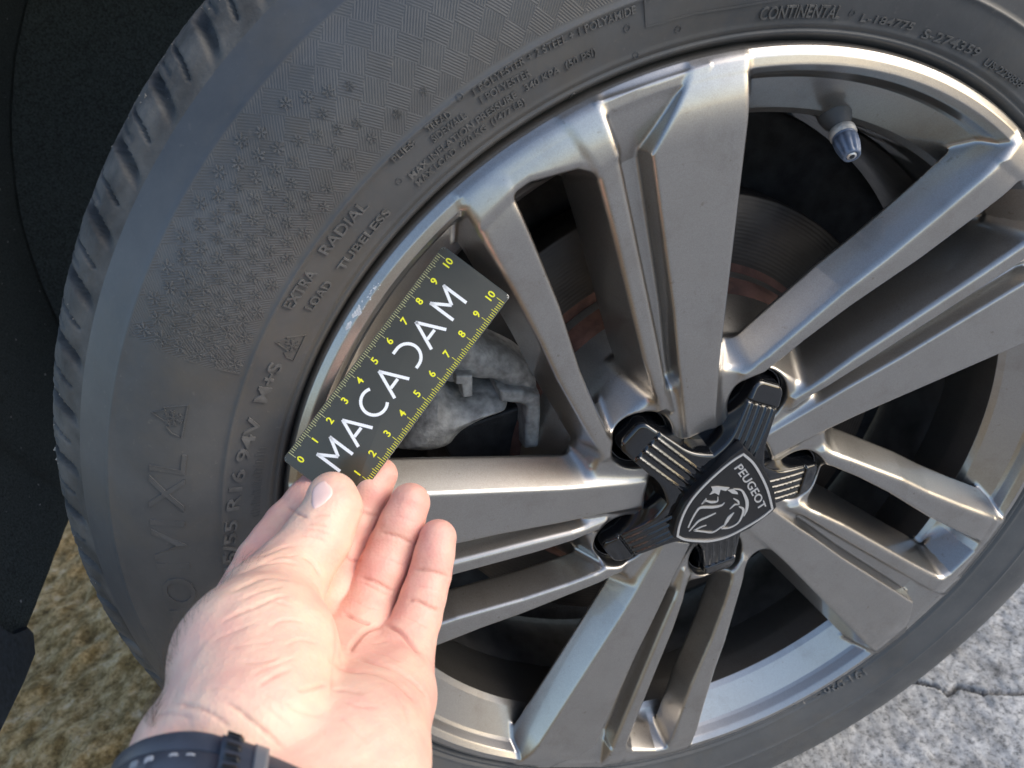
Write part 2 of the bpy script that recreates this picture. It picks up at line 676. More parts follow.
def mat_skin():
    m = bpy.data.materials.new('skin')
    n, l, b = nodes(m)
    tc = n.new('ShaderNodeTexCoord')
    at = n.new('ShaderNodeAttribute')
    at.attribute_name = 'red'
    ac = n.new('ShaderNodeAttribute')
    ac.attribute_name = 'crease'
    nz = n.new('ShaderNodeTexNoise')
    nz.inputs['Scale'].default_value = 75
    nz.inputs['Detail'].default_value = 6
    nz.inputs['Roughness'].default_value = 0.6
    l.new(tc.outputs['Object'], nz.inputs['Vector'])
    mr = n.new('ShaderNodeMapRange')
    mr.inputs['From Min'].default_value = 0.35
    mr.inputs['From Max'].default_value = 0.7
    mr.inputs['To Min'].default_value = -0.34
    mr.inputs['To Max'].default_value = 0.40
    l.new(nz.outputs['Fac'], mr.inputs['Value'])
    ad = n.new('ShaderNodeMath')
    ad.use_clamp = True
    l.new(at.outputs['Fac'], ad.inputs[0])
    l.new(mr.outputs['Result'], ad.inputs[1])
    mx = n.new('ShaderNodeMix')
    mx.data_type = 'RGBA'
    mx.inputs['A'].default_value = (0.74, 0.515, 0.395, 1)
    mx.inputs['B'].default_value = (0.69, 0.365, 0.305, 1)
    l.new(ad.outputs[0], mx.inputs['Factor'])
    m2 = n.new('ShaderNodeMix')
    m2.data_type = 'RGBA'
    m2.inputs['B'].default_value = (0.50, 0.20, 0.16, 1)
    l.new(ac.outputs['Fac'], m2.inputs['Factor'])
    l.new(mx.outputs['Result'], m2.inputs['A'])
    l.new(m2.outputs['Result'], b.inputs['Base Color'])
    b.inputs['Roughness'].default_value = 0.48
    b.inputs['Specular IOR Level'].default_value = 0.4
    b.inputs['Subsurface Weight'].default_value = 0.25
    b.inputs['Subsurface Radius'].default_value = (1.0, 0.35, 0.2)
    b.inputs['Subsurface Scale'].default_value = 0.003
    v = n.new('ShaderNodeTexVoronoi')
    v.inputs['Scale'].default_value = 850
    l.new(tc.outputs['Object'], v.inputs['Vector'])
    n3 = n.new('ShaderNodeTexNoise')
    n3.inputs['Scale'].default_value = 330
    n3.inputs['Detail'].default_value = 5
    l.new(tc.outputs['Object'], n3.inputs['Vector'])
    a2 = n.new('ShaderNodeMath')
    l.new(v.outputs['Distance'], a2.inputs[0])
    l.new(n3.outputs['Fac'], a2.inputs[1])
    bp = n.new('ShaderNodeBump')
    bp.inputs['Strength'].default_value = 0.32
    bp.inputs['Distance'].default_value = 0.0003
    l.new(a2.outputs[0], bp.inputs['Height'])
    l.new(bp.outputs['Normal'], b.inputs['Normal'])
    return m
M_SKIN = mat_skin()

def mat_ground():
    m = bpy.data.materials.new('weathered_concrete_and_moss')
    n, l, b = nodes(m)
    tc = n.new('ShaderNodeTexCoord')
    def noise(s, d=8, r=0.6):
        t = n.new('ShaderNodeTexNoise')
        t.inputs['Scale'].default_value = s
        t.inputs['Detail'].default_value = d
        t.inputs['Roughness'].default_value = r
        l.new(tc.outputs['Object'], t.inputs['Vector'])
        return t
    def ramp(src, stops):
        r = n.new('ShaderNodeValToRGB')
        e = r.color_ramp.elements
        while len(e) < len(stops):
            e.new(0.5)
        for k, (p, c) in enumerate(stops):
            e[k].position = p
            e[k].color = (*c, 1)
        l.new(src, r.inputs['Fac'])
        return r
    n1 = noise(48, 10, 0.74)
    n2 = noise(260, 6, 0.7)
    grey = ramp(n1.outputs['Fac'], [(0.30, (0.12, 0.118, 0.114)), (0.41, (0.29, 0.286, 0.278)), (0.56, (0.45, 0.445, 0.435)), (0.8, (0.62, 0.615, 0.60))])
    spk = ramp(n2.outputs['Fac'], [(0.34, (0.25, 0.25, 0.25)), (0.5, (1, 1, 1)), (0.66, (1.25, 1.25, 1.25))])
    mul = n.new('ShaderNodeMix')
    mul.data_type = 'RGBA'
    mul.blend_type = 'MULTIPLY'
    mul.inputs['Factor'].default_value = 0.85
    l.new(grey.outputs['Color'], mul.inputs['A'])
    l.new(spk.outputs['Color'], mul.inputs['B'])
    n4 = noise(55, 9, 0.7)
    moss = ramp(n4.outputs['Fac'], [(0.30, (0.055, 0.035, 0.014)), (0.43, (0.21, 0.130, 0.046)), (0.56, (0.42, 0.285, 0.130)), (0.75, (0.60, 0.47, 0.32))])
    mu2 = n.new('ShaderNodeMix')
    mu2.data_type = 'RGBA'
    mu2.blend_type = 'MULTIPLY'
    mu2.inputs['Factor'].default_value = 0.7
    l.new(moss.outputs['Color'], mu2.inputs['A'])
    l.new(spk.outputs['Color'], mu2.inputs['B'])
    at = n.new('ShaderNodeAttribute')
    at.attribute_name = 'moss'
    mix = n.new('ShaderNodeMix')
    mix.data_type = 'RGBA'
    l.new(at.outputs['Fac'], mix.inputs['Factor'])
    l.new(mul.outputs['Result'], mix.inputs['A'])
    l.new(mu2.outputs['Result'], mix.inputs['B'])
    ak = n.new('ShaderNodeAttribute')
    ak.attribute_name = 'crack'
    mk = n.new('ShaderNodeMix')
    mk.data_type = 'RGBA'
    mk.inputs['B'].default_value = (0.03, 0.028, 0.025, 1)
    l.new(ak.outputs['Fac'], mk.inputs['Factor'])
    l.new(mix.outputs['Result'], mk.inputs['A'])
    l.new(mk.outputs['Result'], b.inputs['Base Color'])
    b.inputs['Roughness'].default_value = 0.92
    b.inputs['Specular IOR Level'].default_value = 0.2
    bp = n.new('ShaderNodeBump')
    bp.inputs['Strength'].default_value = 0.6
    bp.inputs['Distance'].default_value = 0.0015
    l.new(n2.outputs['Fac'], bp.inputs['Height'])
    l.new(bp.outputs['Normal'], b.inputs['Normal'])
    return m
M_GROUND = mat_ground()

# ------------------------------------------------------------------ ground
def build_ground():
    def axis(a, b, step, far):
        fine = np.arange(a, b, step)
        g = np.geomspace(0.02, far, 26)
        return np.concatenate([a - g[::-1], fine, b + g])
    def axis3(a, b, c, d, coarse, fine, far):
        g = np.geomspace(0.02, far, 26)
        return np.concatenate([a - g[::-1], np.arange(a, b, coarse), np.arange(b, c, fine), np.arange(c, d, coarse), d + g])
    xs = axis3(-0.95, 0.06, 0.44, 0.48, 0.0042, 0.0019, 40)
    ys = axis3(-0.30, -0.11, 0.19, 0.95, 0.0042, 0.0019, 40)
    X, Y = np.meshgrid(xs, ys, indexing='ij')
    mossf = 1 / (1 + np.exp((X + 0.30 + 0.10 * fbm(X * 6, Y * 6, 3, 5)) / 0.035))
    near = np.exp(-np.maximum(0, np.hypot(X + 0.2, Y - 0.3) - 0.8) / 0.3)
    rough = (0.0022 + 0.011 * mossf) * near
    Z = rough * (fbm(X * 38, Y * 38, 4, 1)) + 0.0016 * near * fbm(X * 160, Y * 160, 2, 9)
    # a crack in the concrete
    pts = []
    for u, v in [(880, 664), (905, 676), (935, 683), (948, 692), (958, 683), (985, 690), (1024, 690), (1060, 684)]:
        d = ray(u, v)
        pts.append((CAM + d * (-CAM[2] / d[2]))[:2])
    pts = np.array(pts)
    dist = np.full(X.shape, 9.0)
    for k in range(len(pts) - 1):
        a, b = pts[k], pts[k + 1]
        e = b - a
        t = np.clip(((X - a[0]) * e[0] + (Y - a[1]) * e[1]) / (e @ e), 0, 1)
        dist = np.minimum(dist, np.hypot(X - a[0] - e[0] * t, Y - a[1] - e[1] * t))
    dist = dist + 0.0012 * fbm(X * 300, Y * 300, 2, 77)
    crack = np.exp(-(dist / (0.0008 + 0.0012 * vnoise(X * 60, Y * 60, 8))) ** 2) * np.clip(vnoise(X * 22, Y * 22, 4) * 2.2 - 0.1, 0, 1)
    Z -= 0.006 * crack
    crack = crack * 0.75
    # flat where the tyre stands
    st = np.exp(-((X / 0.10) ** 4 + ((Y - 0.09) / 0.13) ** 4))
    Z = Z * (1 - st) - 0.0035
    V = np.stack([X, Y, Z], -1).reshape(-1, 3)
    me = new_mesh('ground', V, grid_faces(len(xs), len(ys)), M_GROUND)
    a = me.attributes.new('moss', 'FLOAT', 'POINT')
    a.data.foreach_set('value', mossf.astype(np.float32).ravel())
    a = me.attributes.new('crack', 'FLOAT', 'POINT')
    a.data.foreach_set('value', crack.astype(np.float32).ravel())
    o = obj('ground', me)
    o['kind'] = 'structure'
    return o
build_ground()

# ------------------------------------------------------------------ wheel arch liner and flap
def build_liner():
    t = thing('wheel_arch_liner', 'black felt wheel arch liner curving behind the tyre', 'liner', (-0.43, 0.25, 0.26))
    th = np.radians(np.concatenate([np.linspace(187.2, 178, 20), np.linspace(177, -8, 90)]))
    ys = np.linspace(0.10, 0.46, 40)
    T, Y = np.meshgrid(th, ys, indexing='ij')
    R = 0.430 + 0.010 / (1 + np.exp(-(Y - 0.27 - 0.10 * np.sin(T * 2)) / 0.004)) + 0.0012 * fbm(T * 25, Y * 60, 3, 3)
    V = np.stack([R * np.cos(T), Y, H + R * np.sin(T)], -1)
    Vo = np.stack([(R + 0.006) * np.cos(T), Y, H + (R + 0.006) * np.sin(T)], -1)
    n0, n1 = T.shape
    F = np.vstack([grid_faces(n0, n1), grid_faces(n0, n1, flip=True) + n0 * n1])
    rim = []
    for i in range(n0 - 1):
        for j in (0, n1 - 1):
            a, b = i * n1 + j, (i + 1) * n1 + j
            rim.append((a, b, b + n0 * n1, a + n0 * n1))
    for j in range(n1 - 1):
        for i in (0, n0 - 1):
            a, b = i * n1 + j, i * n1 + j + 1
            rim.append((a, b, b + n0 * n1, a + n0 * n1))
    F = np.vstack([F, np.array(rim)])
    obj('arch_shell', new_mesh('arch_shell', np.vstack([V.reshape(-1, 3), Vo.reshape(-1, 3)]), F, M_LINER), t)
    # inner wall of the wheel well
    V, F = lathe([(0.450, -0.4605), (0.06, -0.4605), (0.06, -0.468), (0.450, -0.468)], 96, math.radians(-8), math.radians(187))
    obj('inner_wall', new_mesh('inner_wall', V, F, M_LINER), t)
    # small specks of dust and grit on the felt
    fl = Flat()
    for k in range(150):
        a = random.uniform(128, 186)
        y = random.uniform(0.11, 0.45)
        s = random.uniform(0.0003, 0.0009)
        n = random.randint(4, 6)
        fl.poly([(math.radians(a) * 0.43 + s * math.cos(q * 2 * math.pi / n) * random.uniform(0.6, 1.3), y + s * math.sin(q * 2 * math.pi / n) * random.uniform(0.6, 1.5)) for q in range(n)])
    def fn(x, y, h):
        a = x / 0.43
        R = 0.430 + 0.010 / (1 + math.exp(-max(-60, min(60, (y - 0.27 - 0.10 * math.sin(a * 2)) / 0.004)))) - 0.0007 * h + 0.0006
        return (R * math.cos(a), y, H + R * math.sin(a))
    o = obj('grit', fl.mesh('grit', fn, M_HOLE), t)
    o['kind'] = 'stuff'
    # flap hanging at the end of the liner
    poly = [(0.02, 0.40), (0.118, 0.40), (0.118, 0.281), (0.1225, 0.270), (0.1385, 0.2635), (0.139, 0.2555), (0.128, 0.2475), (0.104, 0.2495), (0.02, 0.258)]
    me = prism_mesh('mud_flap', poly, 0, 0.02, M_FLAP, 0.002, 2, to3=lambda y, z, o: (-0.4195 + (o - 0.02), y, z))
    tag(obj('mud_flap', me), 'blue black plastic flap end hanging below the arch liner', 'mud flap')
build_liner()

# ------------------------------------------------------------------ wheel
wheel = thing('car_wheel', 'silver grey five spoke alloy car wheel with black winter tyre', 'wheel', (0, 0.09, 0))
S0 = math.radians(19.278)                    # direction of the first broad spoke
LUG0 = math.radians(19.278 + 36)
S72 = 2 * math.pi / 5

def zt(r):                                   # height of the spoke faces over the lip edge (mm)
    return -4.0 + 0.095 * (r - 50) - 0.0098 * np.maximum(r - 187.0, 0) ** 2

F_POLY = [(24, -6.5), (48, -7.5), (85, -11.2), (115, -15.5), (150, -20.5), (185, -25.5), (211.2, -29.5), (212.9, -16), (213.2, -7.5), (187.5, 13.6), (157, 12.2), (115, 10.2), (85, 10), (60, 9), (24, 8)]
N_POLY = [(57, 15.5), (69, 17), (97, 19), (155, 24), (191, 27.2), (211.6, 30.3), (208, 44), (189, 36.5), (160, 33), (125, 29.5), (95, 26.5), (76, 23.5), (60, 20)]
T_POLY = [(196, 71), (166, 65.5), (136, 60.5), (100, 57), (75, 53), (57, 49), (45, 45), (40, 47), (43, 52), (60, 57), (80, 62), (100, 67), (122, 71), (150, 77.5), (175, 84), (190, 87.5), (196, 80)]
_arc = [(212.8 * math.cos(math.radians(a)), 212.8 * math.sin(math.radians(a))) for a in (8, 12, 16, 20, 24.6)]
# the same outlines, widened on one side, so that each side can have its own slope
F_OPEN = F_POLY[:10] + [(x, y + 14) for x, y in F_POLY[10:]]
F_OPEN[9] = (190, 40)
F_OPEN[8] = (214, 20)
F_GRV = [(x, y - 16) if y < 0 and x < 200 else (x, y) for x, y in F_POLY]
F_GRV[6] = (212.0, -46)
T_OPEN = [(x - 3, y - 15) for x, y in T_POLY[:8]] + T_POLY[8:]
T_SLOT = T_POLY[:8] + [(x - 2, y + 15) for x, y in T_POLY[8:]]
P_POLY = [(191, 27.4)] + _arc + [(181, 84.5), (188.5, 70.5), (191.5, 62), (191, 43), (187, 36)]
W_POLY = [(56, 4), (56, 19), (195, 30), (211, 31.3), (212, -14), (186, 8), (100, 5)]
RING = [(216.0, -14), (216.0, -0.8), (215.6, 0.7), (214.6, 2.0), (211.9, 3.7), (208.8, 4.2), (206.6, 1.8), (204.8, -3.4), (203.6, -5.4), (197.4, -10.6), (190.0, -16.8), (187.8, -19.5), (187.4, -33), (188.5, -60), (197, -60), (199, -24), (206, -17)]

def rim_sdf(P):
    th, r, z = P[..., 0], P[..., 1], P[..., 2]
    def plan(poly):
        d = None
        for k in (-1, 0, 1):
            a = th - k * S72
            q = poly_sd(r * np.cos(a), r * np.sin(a), poly)
            d = q if d is None else np.minimum(d, q)
        return d
    key = (th.shape, float(th.flat[0]), float(r.flat[-1]), float(th.flat[-1]))
    top = zt(r)
    def piece(d2, zz, s, kk, th_=21.0):
        side = (d2 - s * (zz - z)) / math.sqrt(1 + s * s)
        return smax(smax(side, z - zz, kk), zz - th_ - z, 2.5)
    dF = plan(F_OPEN)
    dF2 = plan(F_GRV)
    dN = plan(N_POLY)
    dT = plan(T_OPEN)
    dT2 = plan(T_SLOT)
    dP = plan(P_POLY)
    dW = plan(W_POLY)
    drop = 2.2 * np.clip((78 - r) / 22, 0, 1)
    f = smax(piece(dF, top, 0.50, 2.0, 19.0), piece(dF2, top, 0.22, 2.0, 19.0), 0.8)
    fn = piece(dN, top - drop, 0.26, 2.6, 30.0)
    tt_ = top - 0.3 - drop * 1.2
    ft = smax(piece(dT, tt_, 0.50, 3.0, 20.0), piece(dT2, tt_, 0.16, 2.6, 20.0), 1.2)
    fp = piece(dP, top, 0.32, 2.6, 24.0)
    g = smin(smin(fn, ft, 3.0), fp, 2.5)
    f = smin(f, g, 2.0)
    fl = top - 11.0 * np.clip((213 - r) / 27, 0, 1)
    f = smin(f, piece(dW, fl, 0.1, 0.6), 1.4)
    # flange ring
    fr = poly_sd(r, z, RING) - 0.6
    f = smin(f, fr, 2.6)
    # hub with lug pockets
    hub = smax(smax((r - 70 - 0.62 * (-7.5 - z)) / 1.18, z + 7.0, 3.0), -60 - z, 1.0)
    f = smin(f, hub, 5.0)
    dl = None
    for k in (-1, 0, 1):
        a = th - math.radians(36) - k * S72
        q = np.hypot(r * np.cos(a) - 54, r * np.sin(a))
        dl = q if dl is None else np.minimum(dl, q)
    pocket = smax(dl - 14.6 - 0.08 * np.maximum(z + 30, 0), -44 - z, 1.0)
    f = smax(f, -pocket, 2.2)
    # recess under the cap
    f = smax(f, -smax(r - 37, -14 - z, 2.0), 2.0)
    return f

def build_rim():
    n = 250
    dth = S72 / n
    t0 = math.radians(-20)
    th = t0 + np.arange(n + 2) * dth
    r = np.arange(26, 219.6, 0.95)
    z = np.arange(-62, 13.5, 0.95)
    # evaluate (plan distances are 2D, so broadcast over z)
    TH, R, Z = np.meshgrid(th, r, z, indexing='ij', sparse=True)
    class Pt:                                       # light wrapper so that rim_sdf can index [..., i]
        def __getitem__(self, k):
            return (TH + 0 * R, R + 0 * TH, Z)[k[1]]
    F = rim_sdf(Pt()).astype(np.float32)
    F = np.broadcast_to(F, (len(th), len(r), len(z))).copy()
    pos, q, ids = surface_nets(F)
    ok = (ids[:, 0] >= 1) & (ids[:, 0] <= n)
    q = q[ok]
    P = np.stack([t0 + pos[:, 0] * dth, r[0] + pos[:, 1] * 0.95, z[0] + pos[:, 2] * 0.95], 1)
    def fc(X):
        rr = np.hypot(X[:, 0], X[:, 1])
        aa = np.arctan2(X[:, 1], X[:, 0])
        return rim_sdf(np.stack([aa, rr, X[:, 2]], 1))
    X = np.stack([P[:, 1] * np.cos(P[:, 0]), P[:, 1] * np.sin(P[:, 0]), P[:, 2]], 1)
    X, N = project(fc, X, it=2, h=0.12, maxstep=0.7)
    return X, N, q[:, ::-1]

def rim_to_world(X, N, ang):
    c, s = math.cos(ang), math.sin(ang)
    x = X[:, 0] * c - X[:, 1] * s
    y = X[:, 0] * s + X[:, 1] * c
    nx = N[:, 0] * c - N[:, 1] * s
    ny = N[:, 0] * s + N[:, 1] * c
    return np.stack([x, -X[:, 2], y], 1) * 0.001, np.stack([nx, -N[:, 2], ny], 1)

def compact(q, *arrs):
    u, inv = np.unique(q.ravel(), return_inverse=True)
    return inv.reshape(q.shape), [a[u] for a in arrs]

def fix_winding(V, N, q):
    a, b, c = V[q[:, 0]], V[q[:, 1]], V[q[:, 2]]
    fn = np.cross(b - a, c - a)
    fl = (fn * N[q[:, 0]]).sum(1)
    if (fl < 0).mean() > 0.5:
        return q[:, ::-1].copy()
    return q

def build_wheel():
    X, N, q = build_rim()
    cen = X[q].mean(1)
    rr = np.hypot(cen[:, 0], cen[:, 1])
    lipm = (rr > 212.0)
    qs, (Xs, Ns) = compact(q[~lipm], X, N)
    V, Nw = rim_to_world(Xs, Ns, 0.0)
    qs = fix_winding(V, Nw, qs)
    me = new_mesh('spoke', V, qs, M_ALLOY, normals=Nw)
    for k in range(5):
        o = bpy.data.objects.new('spoke', me)
        C.objects.link(o)
        o.parent = wheel
        o.matrix_parent_inverse = Matrix.Translation(-wheel.location)
        a = S0 + k * S72
        o.location = (0, 0, H)
        o.rotation_euler = (0, -a, 0)
    # the lip, one ring round all five spokes
    ql, (Xl, Nl) = compact(q[lipm], X, N)
    VV, NN, QQ = [], [], []
    for k in range(5):
        V, Nw = rim_to_world(Xl, Nl, S0 + k * S72)
        QQ.append(fix_winding(V, Nw, ql) + k * len(V))
        VV.append(V + [0, 0, H])
        NN.append(Nw)
    lip = obj('rim_lip', new_mesh('rim_lip', np.vstack(VV), np.vstack(QQ), M_ALLOY, normals=np.vstack(NN)), wheel)
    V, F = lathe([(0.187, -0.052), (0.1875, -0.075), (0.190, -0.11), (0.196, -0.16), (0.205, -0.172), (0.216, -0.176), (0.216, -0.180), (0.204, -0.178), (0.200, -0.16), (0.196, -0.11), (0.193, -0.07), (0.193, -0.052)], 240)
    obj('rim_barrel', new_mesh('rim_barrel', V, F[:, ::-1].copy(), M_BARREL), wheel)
    return lip
LIP = build_wheel()

# ---- scuffs and kerb rash on the lip
def build_scuffs():
    fl = Flat()
    R = random.Random(5)
    def lippt(u, v):
        p = wheel_xz(u, v, -0.004)
        return math.atan2(p[1], p[0]), math.hypot(p[0], p[1])
    spots = [((354, 313), 0.0013), ((357, 310), 0.0010), ((359, 313), 0.0007), ((349, 326), 0.0009), ((347, 329), 0.0005)]
    for k in range(30):
        u = R.uniform(0, 1)
        u *= 0.55
        spots.append(((352 + 48 * u + R.uniform(-4, 4), 318 - 62 * u + R.uniform(-4, 4)), R.uniform(0.00012, 0.00030)))
    for (u, v), s in spots:
        a, r = lippt(u, v)
        n = 9
        fl.poly([(a * 0.21 + s * R.uniform(0.6, 1.3) * 1.9 * math.cos(q * 2 * math.pi / n), r + s * R.uniform(0.5, 1.2) * math.sin(q * 2 * math.pi / n)) for q in range(n)])
    ring = np.array(RING, float)
    def surf(r):
        # outward profile of the lip
        pts = ring[1:8][::-1]
        return float(np.interp(r * 1000, pts[:, 0], pts[:, 1])) * 0.001 + 0.0006
    def fn(x, y, h):
        a = x / 0.21
        o = surf(y) + 0.00012 * h
        return (y * math.cos(a), -o, H + y * math.sin(a))
    o = sub('scuff_marks', fl.mesh('scuff_marks', fn, M_SCUFF), LIP)
    o['kind'] = 'stuff'
build_scuffs()

# ------------------------------------------------------------------ tyre
TYRE = [(0.2135, -0.014), (0.2158, -0.0060), (0.2176, -0.0018), (0.2190, 0.0012), (0.2200, 0.0018), (0.2208, 0.0010), (0.2216, 0.0020), (0.2226, 0.0030), (0.2236, 0.0029),
        (0.2265, 0.0040), (0.2300, 0.0053), (0.2350, 0.0067), (0.2398, 0.0076), (0.2406, 0.0084), (0.2414, 0.0084), (0.2422, 0.0077), (0.2470, 0.0084),
        (0.2530, 0.0088), (0.2590, 0.0084), (0.2650, 0.0074), (0.2710, 0.0056), (0.2770, 0.0030), (0.2825, -0.0002), (0.2842, -0.0009), (0.2850, -0.0012), (0.2860, -0.0030),
        (0.2900, -0.0070), (0.2940, -0.0112), (0.2975, -0.0150)]
TREAD = [(0.2975, -0.0150), (0.3005, -0.0180), (0.3038, -0.0206), (0.3070, -0.0240), (0.3096, -0.0285), (0.3114, -0.034), (0.3126, -0.041), (0.3134, -0.050), (0.3140, -0.060), (0.3144, -0.072),
         (0.3144, -0.0725), (0.3045, -0.074), (0.3045, -0.082), (0.3146, -0.084), (0.3148, -0.094), (0.3148, -0.104), (0.3045, -0.106), (0.3045, -0.114), (0.3144, -0.116), (0.3132, -0.135), (0.3095, -0.155), (0.302, -0.175), (0.290, -0.190), (0.270, -0.198), (0.245, -0.196), (0.225, -0.186), (0.216, -0.178)]
_tp = np.array(TYRE)
def tyre_out(r):
    return np.interp(r, _tp[:, 0], _tp[:, 1])
def tyre_pt(a, r, h=0.0):
    o = tyre_out(r)
    dr = 0.0005
    sl = (tyre_out(r + dr) - tyre_out(r - dr)) / (2 * dr)
    k = h / np.sqrt(1 + sl * sl)
    r2 = r - sl * k
    o2 = o + k
    return np.stack([r2 * np.cos(a), -o2, H + r2 * np.sin(a)], -1)

def resample(p, step):
    p = np.array(p, float)
    out = []
    for a, b in zip(p[:-1], p[1:]):
        m = max(1, int(np.ceil(np.linalg.norm(b - a) / step)))
        for k in range(m):
            out.append(a + (b - a) * k / m)
    out.append(p[-1])
    return np.array(out)

def chaikin(p, it=1):
    p = np.array(p, float)
    for _ in range(it):
        q = np.empty((2 * (len(p) - 1), 2))
        q[0::2] = 0.75 * p[:-1] + 0.25 * p[1:]
        q[1::2] = 0.25 * p[:-1] + 0.75 * p[1:]
        p = np.vstack([p[:1], q, p[-1:]])
    return p

SECTS = [(93.0, 141.8), (274.5, 312.0)]         # angles of the panels with moulded hatching
def build_tyre():
    n = 1080
    prof = chaikin(TYRE, 1)
    t = np.linspace(0, 2 * math.pi, n, endpoint=False)
    r, o = prof[:, 0], prof[:, 1]
    T = t[:, None]
    V = np.stack([np.cos(T) * r, np.broadcast_to(-o, (n, len(r))), H + np.sin(T) * r], -1)
    Fq = grid_faces(n, len(r), wrap0=True)
    me = new_mesh('tyre_sidewall', V.reshape(-1, 3), Fq, [M_RUBBER, M_RUBTEX])
    uvl = me.uv_layers.new(name='UVMap')
    s = np.concatenate([[0], np.cumsum(np.hypot(np.diff(r), np.diff(o)))])
    vi = np.empty(len(me.loops), np.int32)
    me.loops.foreach_get('vertex_index', vi)
    uu = (vi // len(r)) * (2 * math.pi / n) * 0.262
    # avoid the seam: it lies outside the hatched panels
    vv = s[vi % len(r)]
    uvl.data.foreach_set('uv', np.stack([uu, vv], 1).astype(np.float32).ravel())
    fi = Fq[:, 0]
    ang = np.degrees(t[fi // len(r)])
    rad = r[fi % len(r)]
    m = np.zeros(len(Fq), bool)
    for a0, a1 in SECTS:
        m |= (ang >= a0) & (ang < a1)
    m &= (rad > 0.2428) & (rad < 0.2838)
    me.polygons.foreach_set('material_index', m.astype(np.int32))
    side = obj('tyre_sidewall', me, wheel)
    # tread with shoulder blocks, open grooves and sipes
    prof = resample(TREAD, 0.0016)
    d = np.gradient(prof, axis=0)
    d /= np.linalg.norm(d, axis=1)[:, None]
    nr, no = -d[:, 1], d[:, 0]
    flip = np.where(nr < -0.5, -1, 1)
    s = np.concatenate([[0], np.cumsum(np.hypot(*np.diff(prof, axis=0).T))])
    npb = 32
    nb = 72
    n = npb * nb
    t = np.linspace(0, 2 * math.pi, n, endpoint=False) + math.radians(0.7)
    ph = (t[:, None] / (2 * math.pi) * nb + s[None, :] * 9.0 + 0.10 * np.sin(s[None, :] * 120)) % 1.0
    def slot(c, w, soft):
        dd = np.abs((ph - c + 0.5) % 1.0 - 0.5)
        return np.clip((w - dd) / soft + 0.5, 0, 1)
    fade = np.clip((s - 0.0005) / 0.010, 0, 1) * np.clip((0.058 - s) / 0.004, 0, 1)
    fade = fade ** 1.3
    grv = slot(0.5, 0.085, 0.05) * fade[None, :] * 0.0050
    sp = np.clip((s - 0.006) / 0.002, 0, 1) * np.clip((0.052 - s) / 0.004, 0, 1)
    sip = slot(0.02, 0.022, 0.024) * sp[None, :] * 0.0030
    shallow = slot(0.27, 0.016, 0.03) * (np.clip((s - 0.014) / 0.002, 0, 1) * np.clip((0.046 - s) / 0.003, 0, 1))[None, :] * 0.0016
    wear = 0.0005 * fbm(np.broadcast_to(t[:, None] * 60, ph.shape), np.broadcast_to(s[None, :] * 400, ph.shape), 3, 21) * np.clip(s / 0.01, 0, 1)[None, :]
    dep = np.maximum(np.maximum(grv, sip), shallow) - wear
    active = (s < 0.056)[None, :]
    dep = np.where(active, dep, 0)
    rr = prof[None, :, 0] - dep * np.abs(nr)[None, :]
    oo = prof[None, :, 1] - dep * np.clip(no, 0, 1)[None, :]
    V = np.stack([np.cos(t)[:, None] * rr, -oo, H + np.sin(t)[:, None] * rr], -1)
    z = V[..., 2]
    z[...] = np.maximum(z, 0.0005 + 0 * z)            # the tyre stands flat on the ground
    me = new_mesh('tyre_tread', V.reshape(-1, 3), grid_faces(n, len(prof), wrap0=True), M_TREADR)
    trd = obj('tyre_tread', me, wheel)
    # grit caught in the tread
    gv, gf = [], []
    R = random.Random(17)
    Vg = V
    for k in range(80):
        i = int(((R.uniform(112, 172)) - 0.7) / 360 * n) % n
        j = int(np.argmin(np.abs(s - R.uniform(0.008, 0.05))))
        c = Vg[i, j]
        e = R.uniform(0.0002, 0.0006) * (2.6 if R.random() < 0.07 else 1.0)
        b = len(gv)
        for q in range(6):
            ax = np.zeros(3)
            ax[q // 2] = 1 if q % 2 else -1
            gv.append(c + ax * e * R.uniform(0.5, 1.2))
        gf += [(b + x, b + y, b + z_) for x in (0, 1) for y in (2, 3) for z_ in (4, 5)]
    o = sub('grit', new_mesh('grit', np.array(gv), gf, M_GRIT, smooth=False), trd)
    o['kind'] = 'stuff'
    return side
SIDE = build_tyre()

def tyre_ar(u, v):
    y = -0.006
    for _ in range(3):
        p = wheel_xz(u, v, y)
        y = -float(tyre_out(math.hypot(*p)))
    return math.atan2(p[1], p[0]), math.hypot(*p)

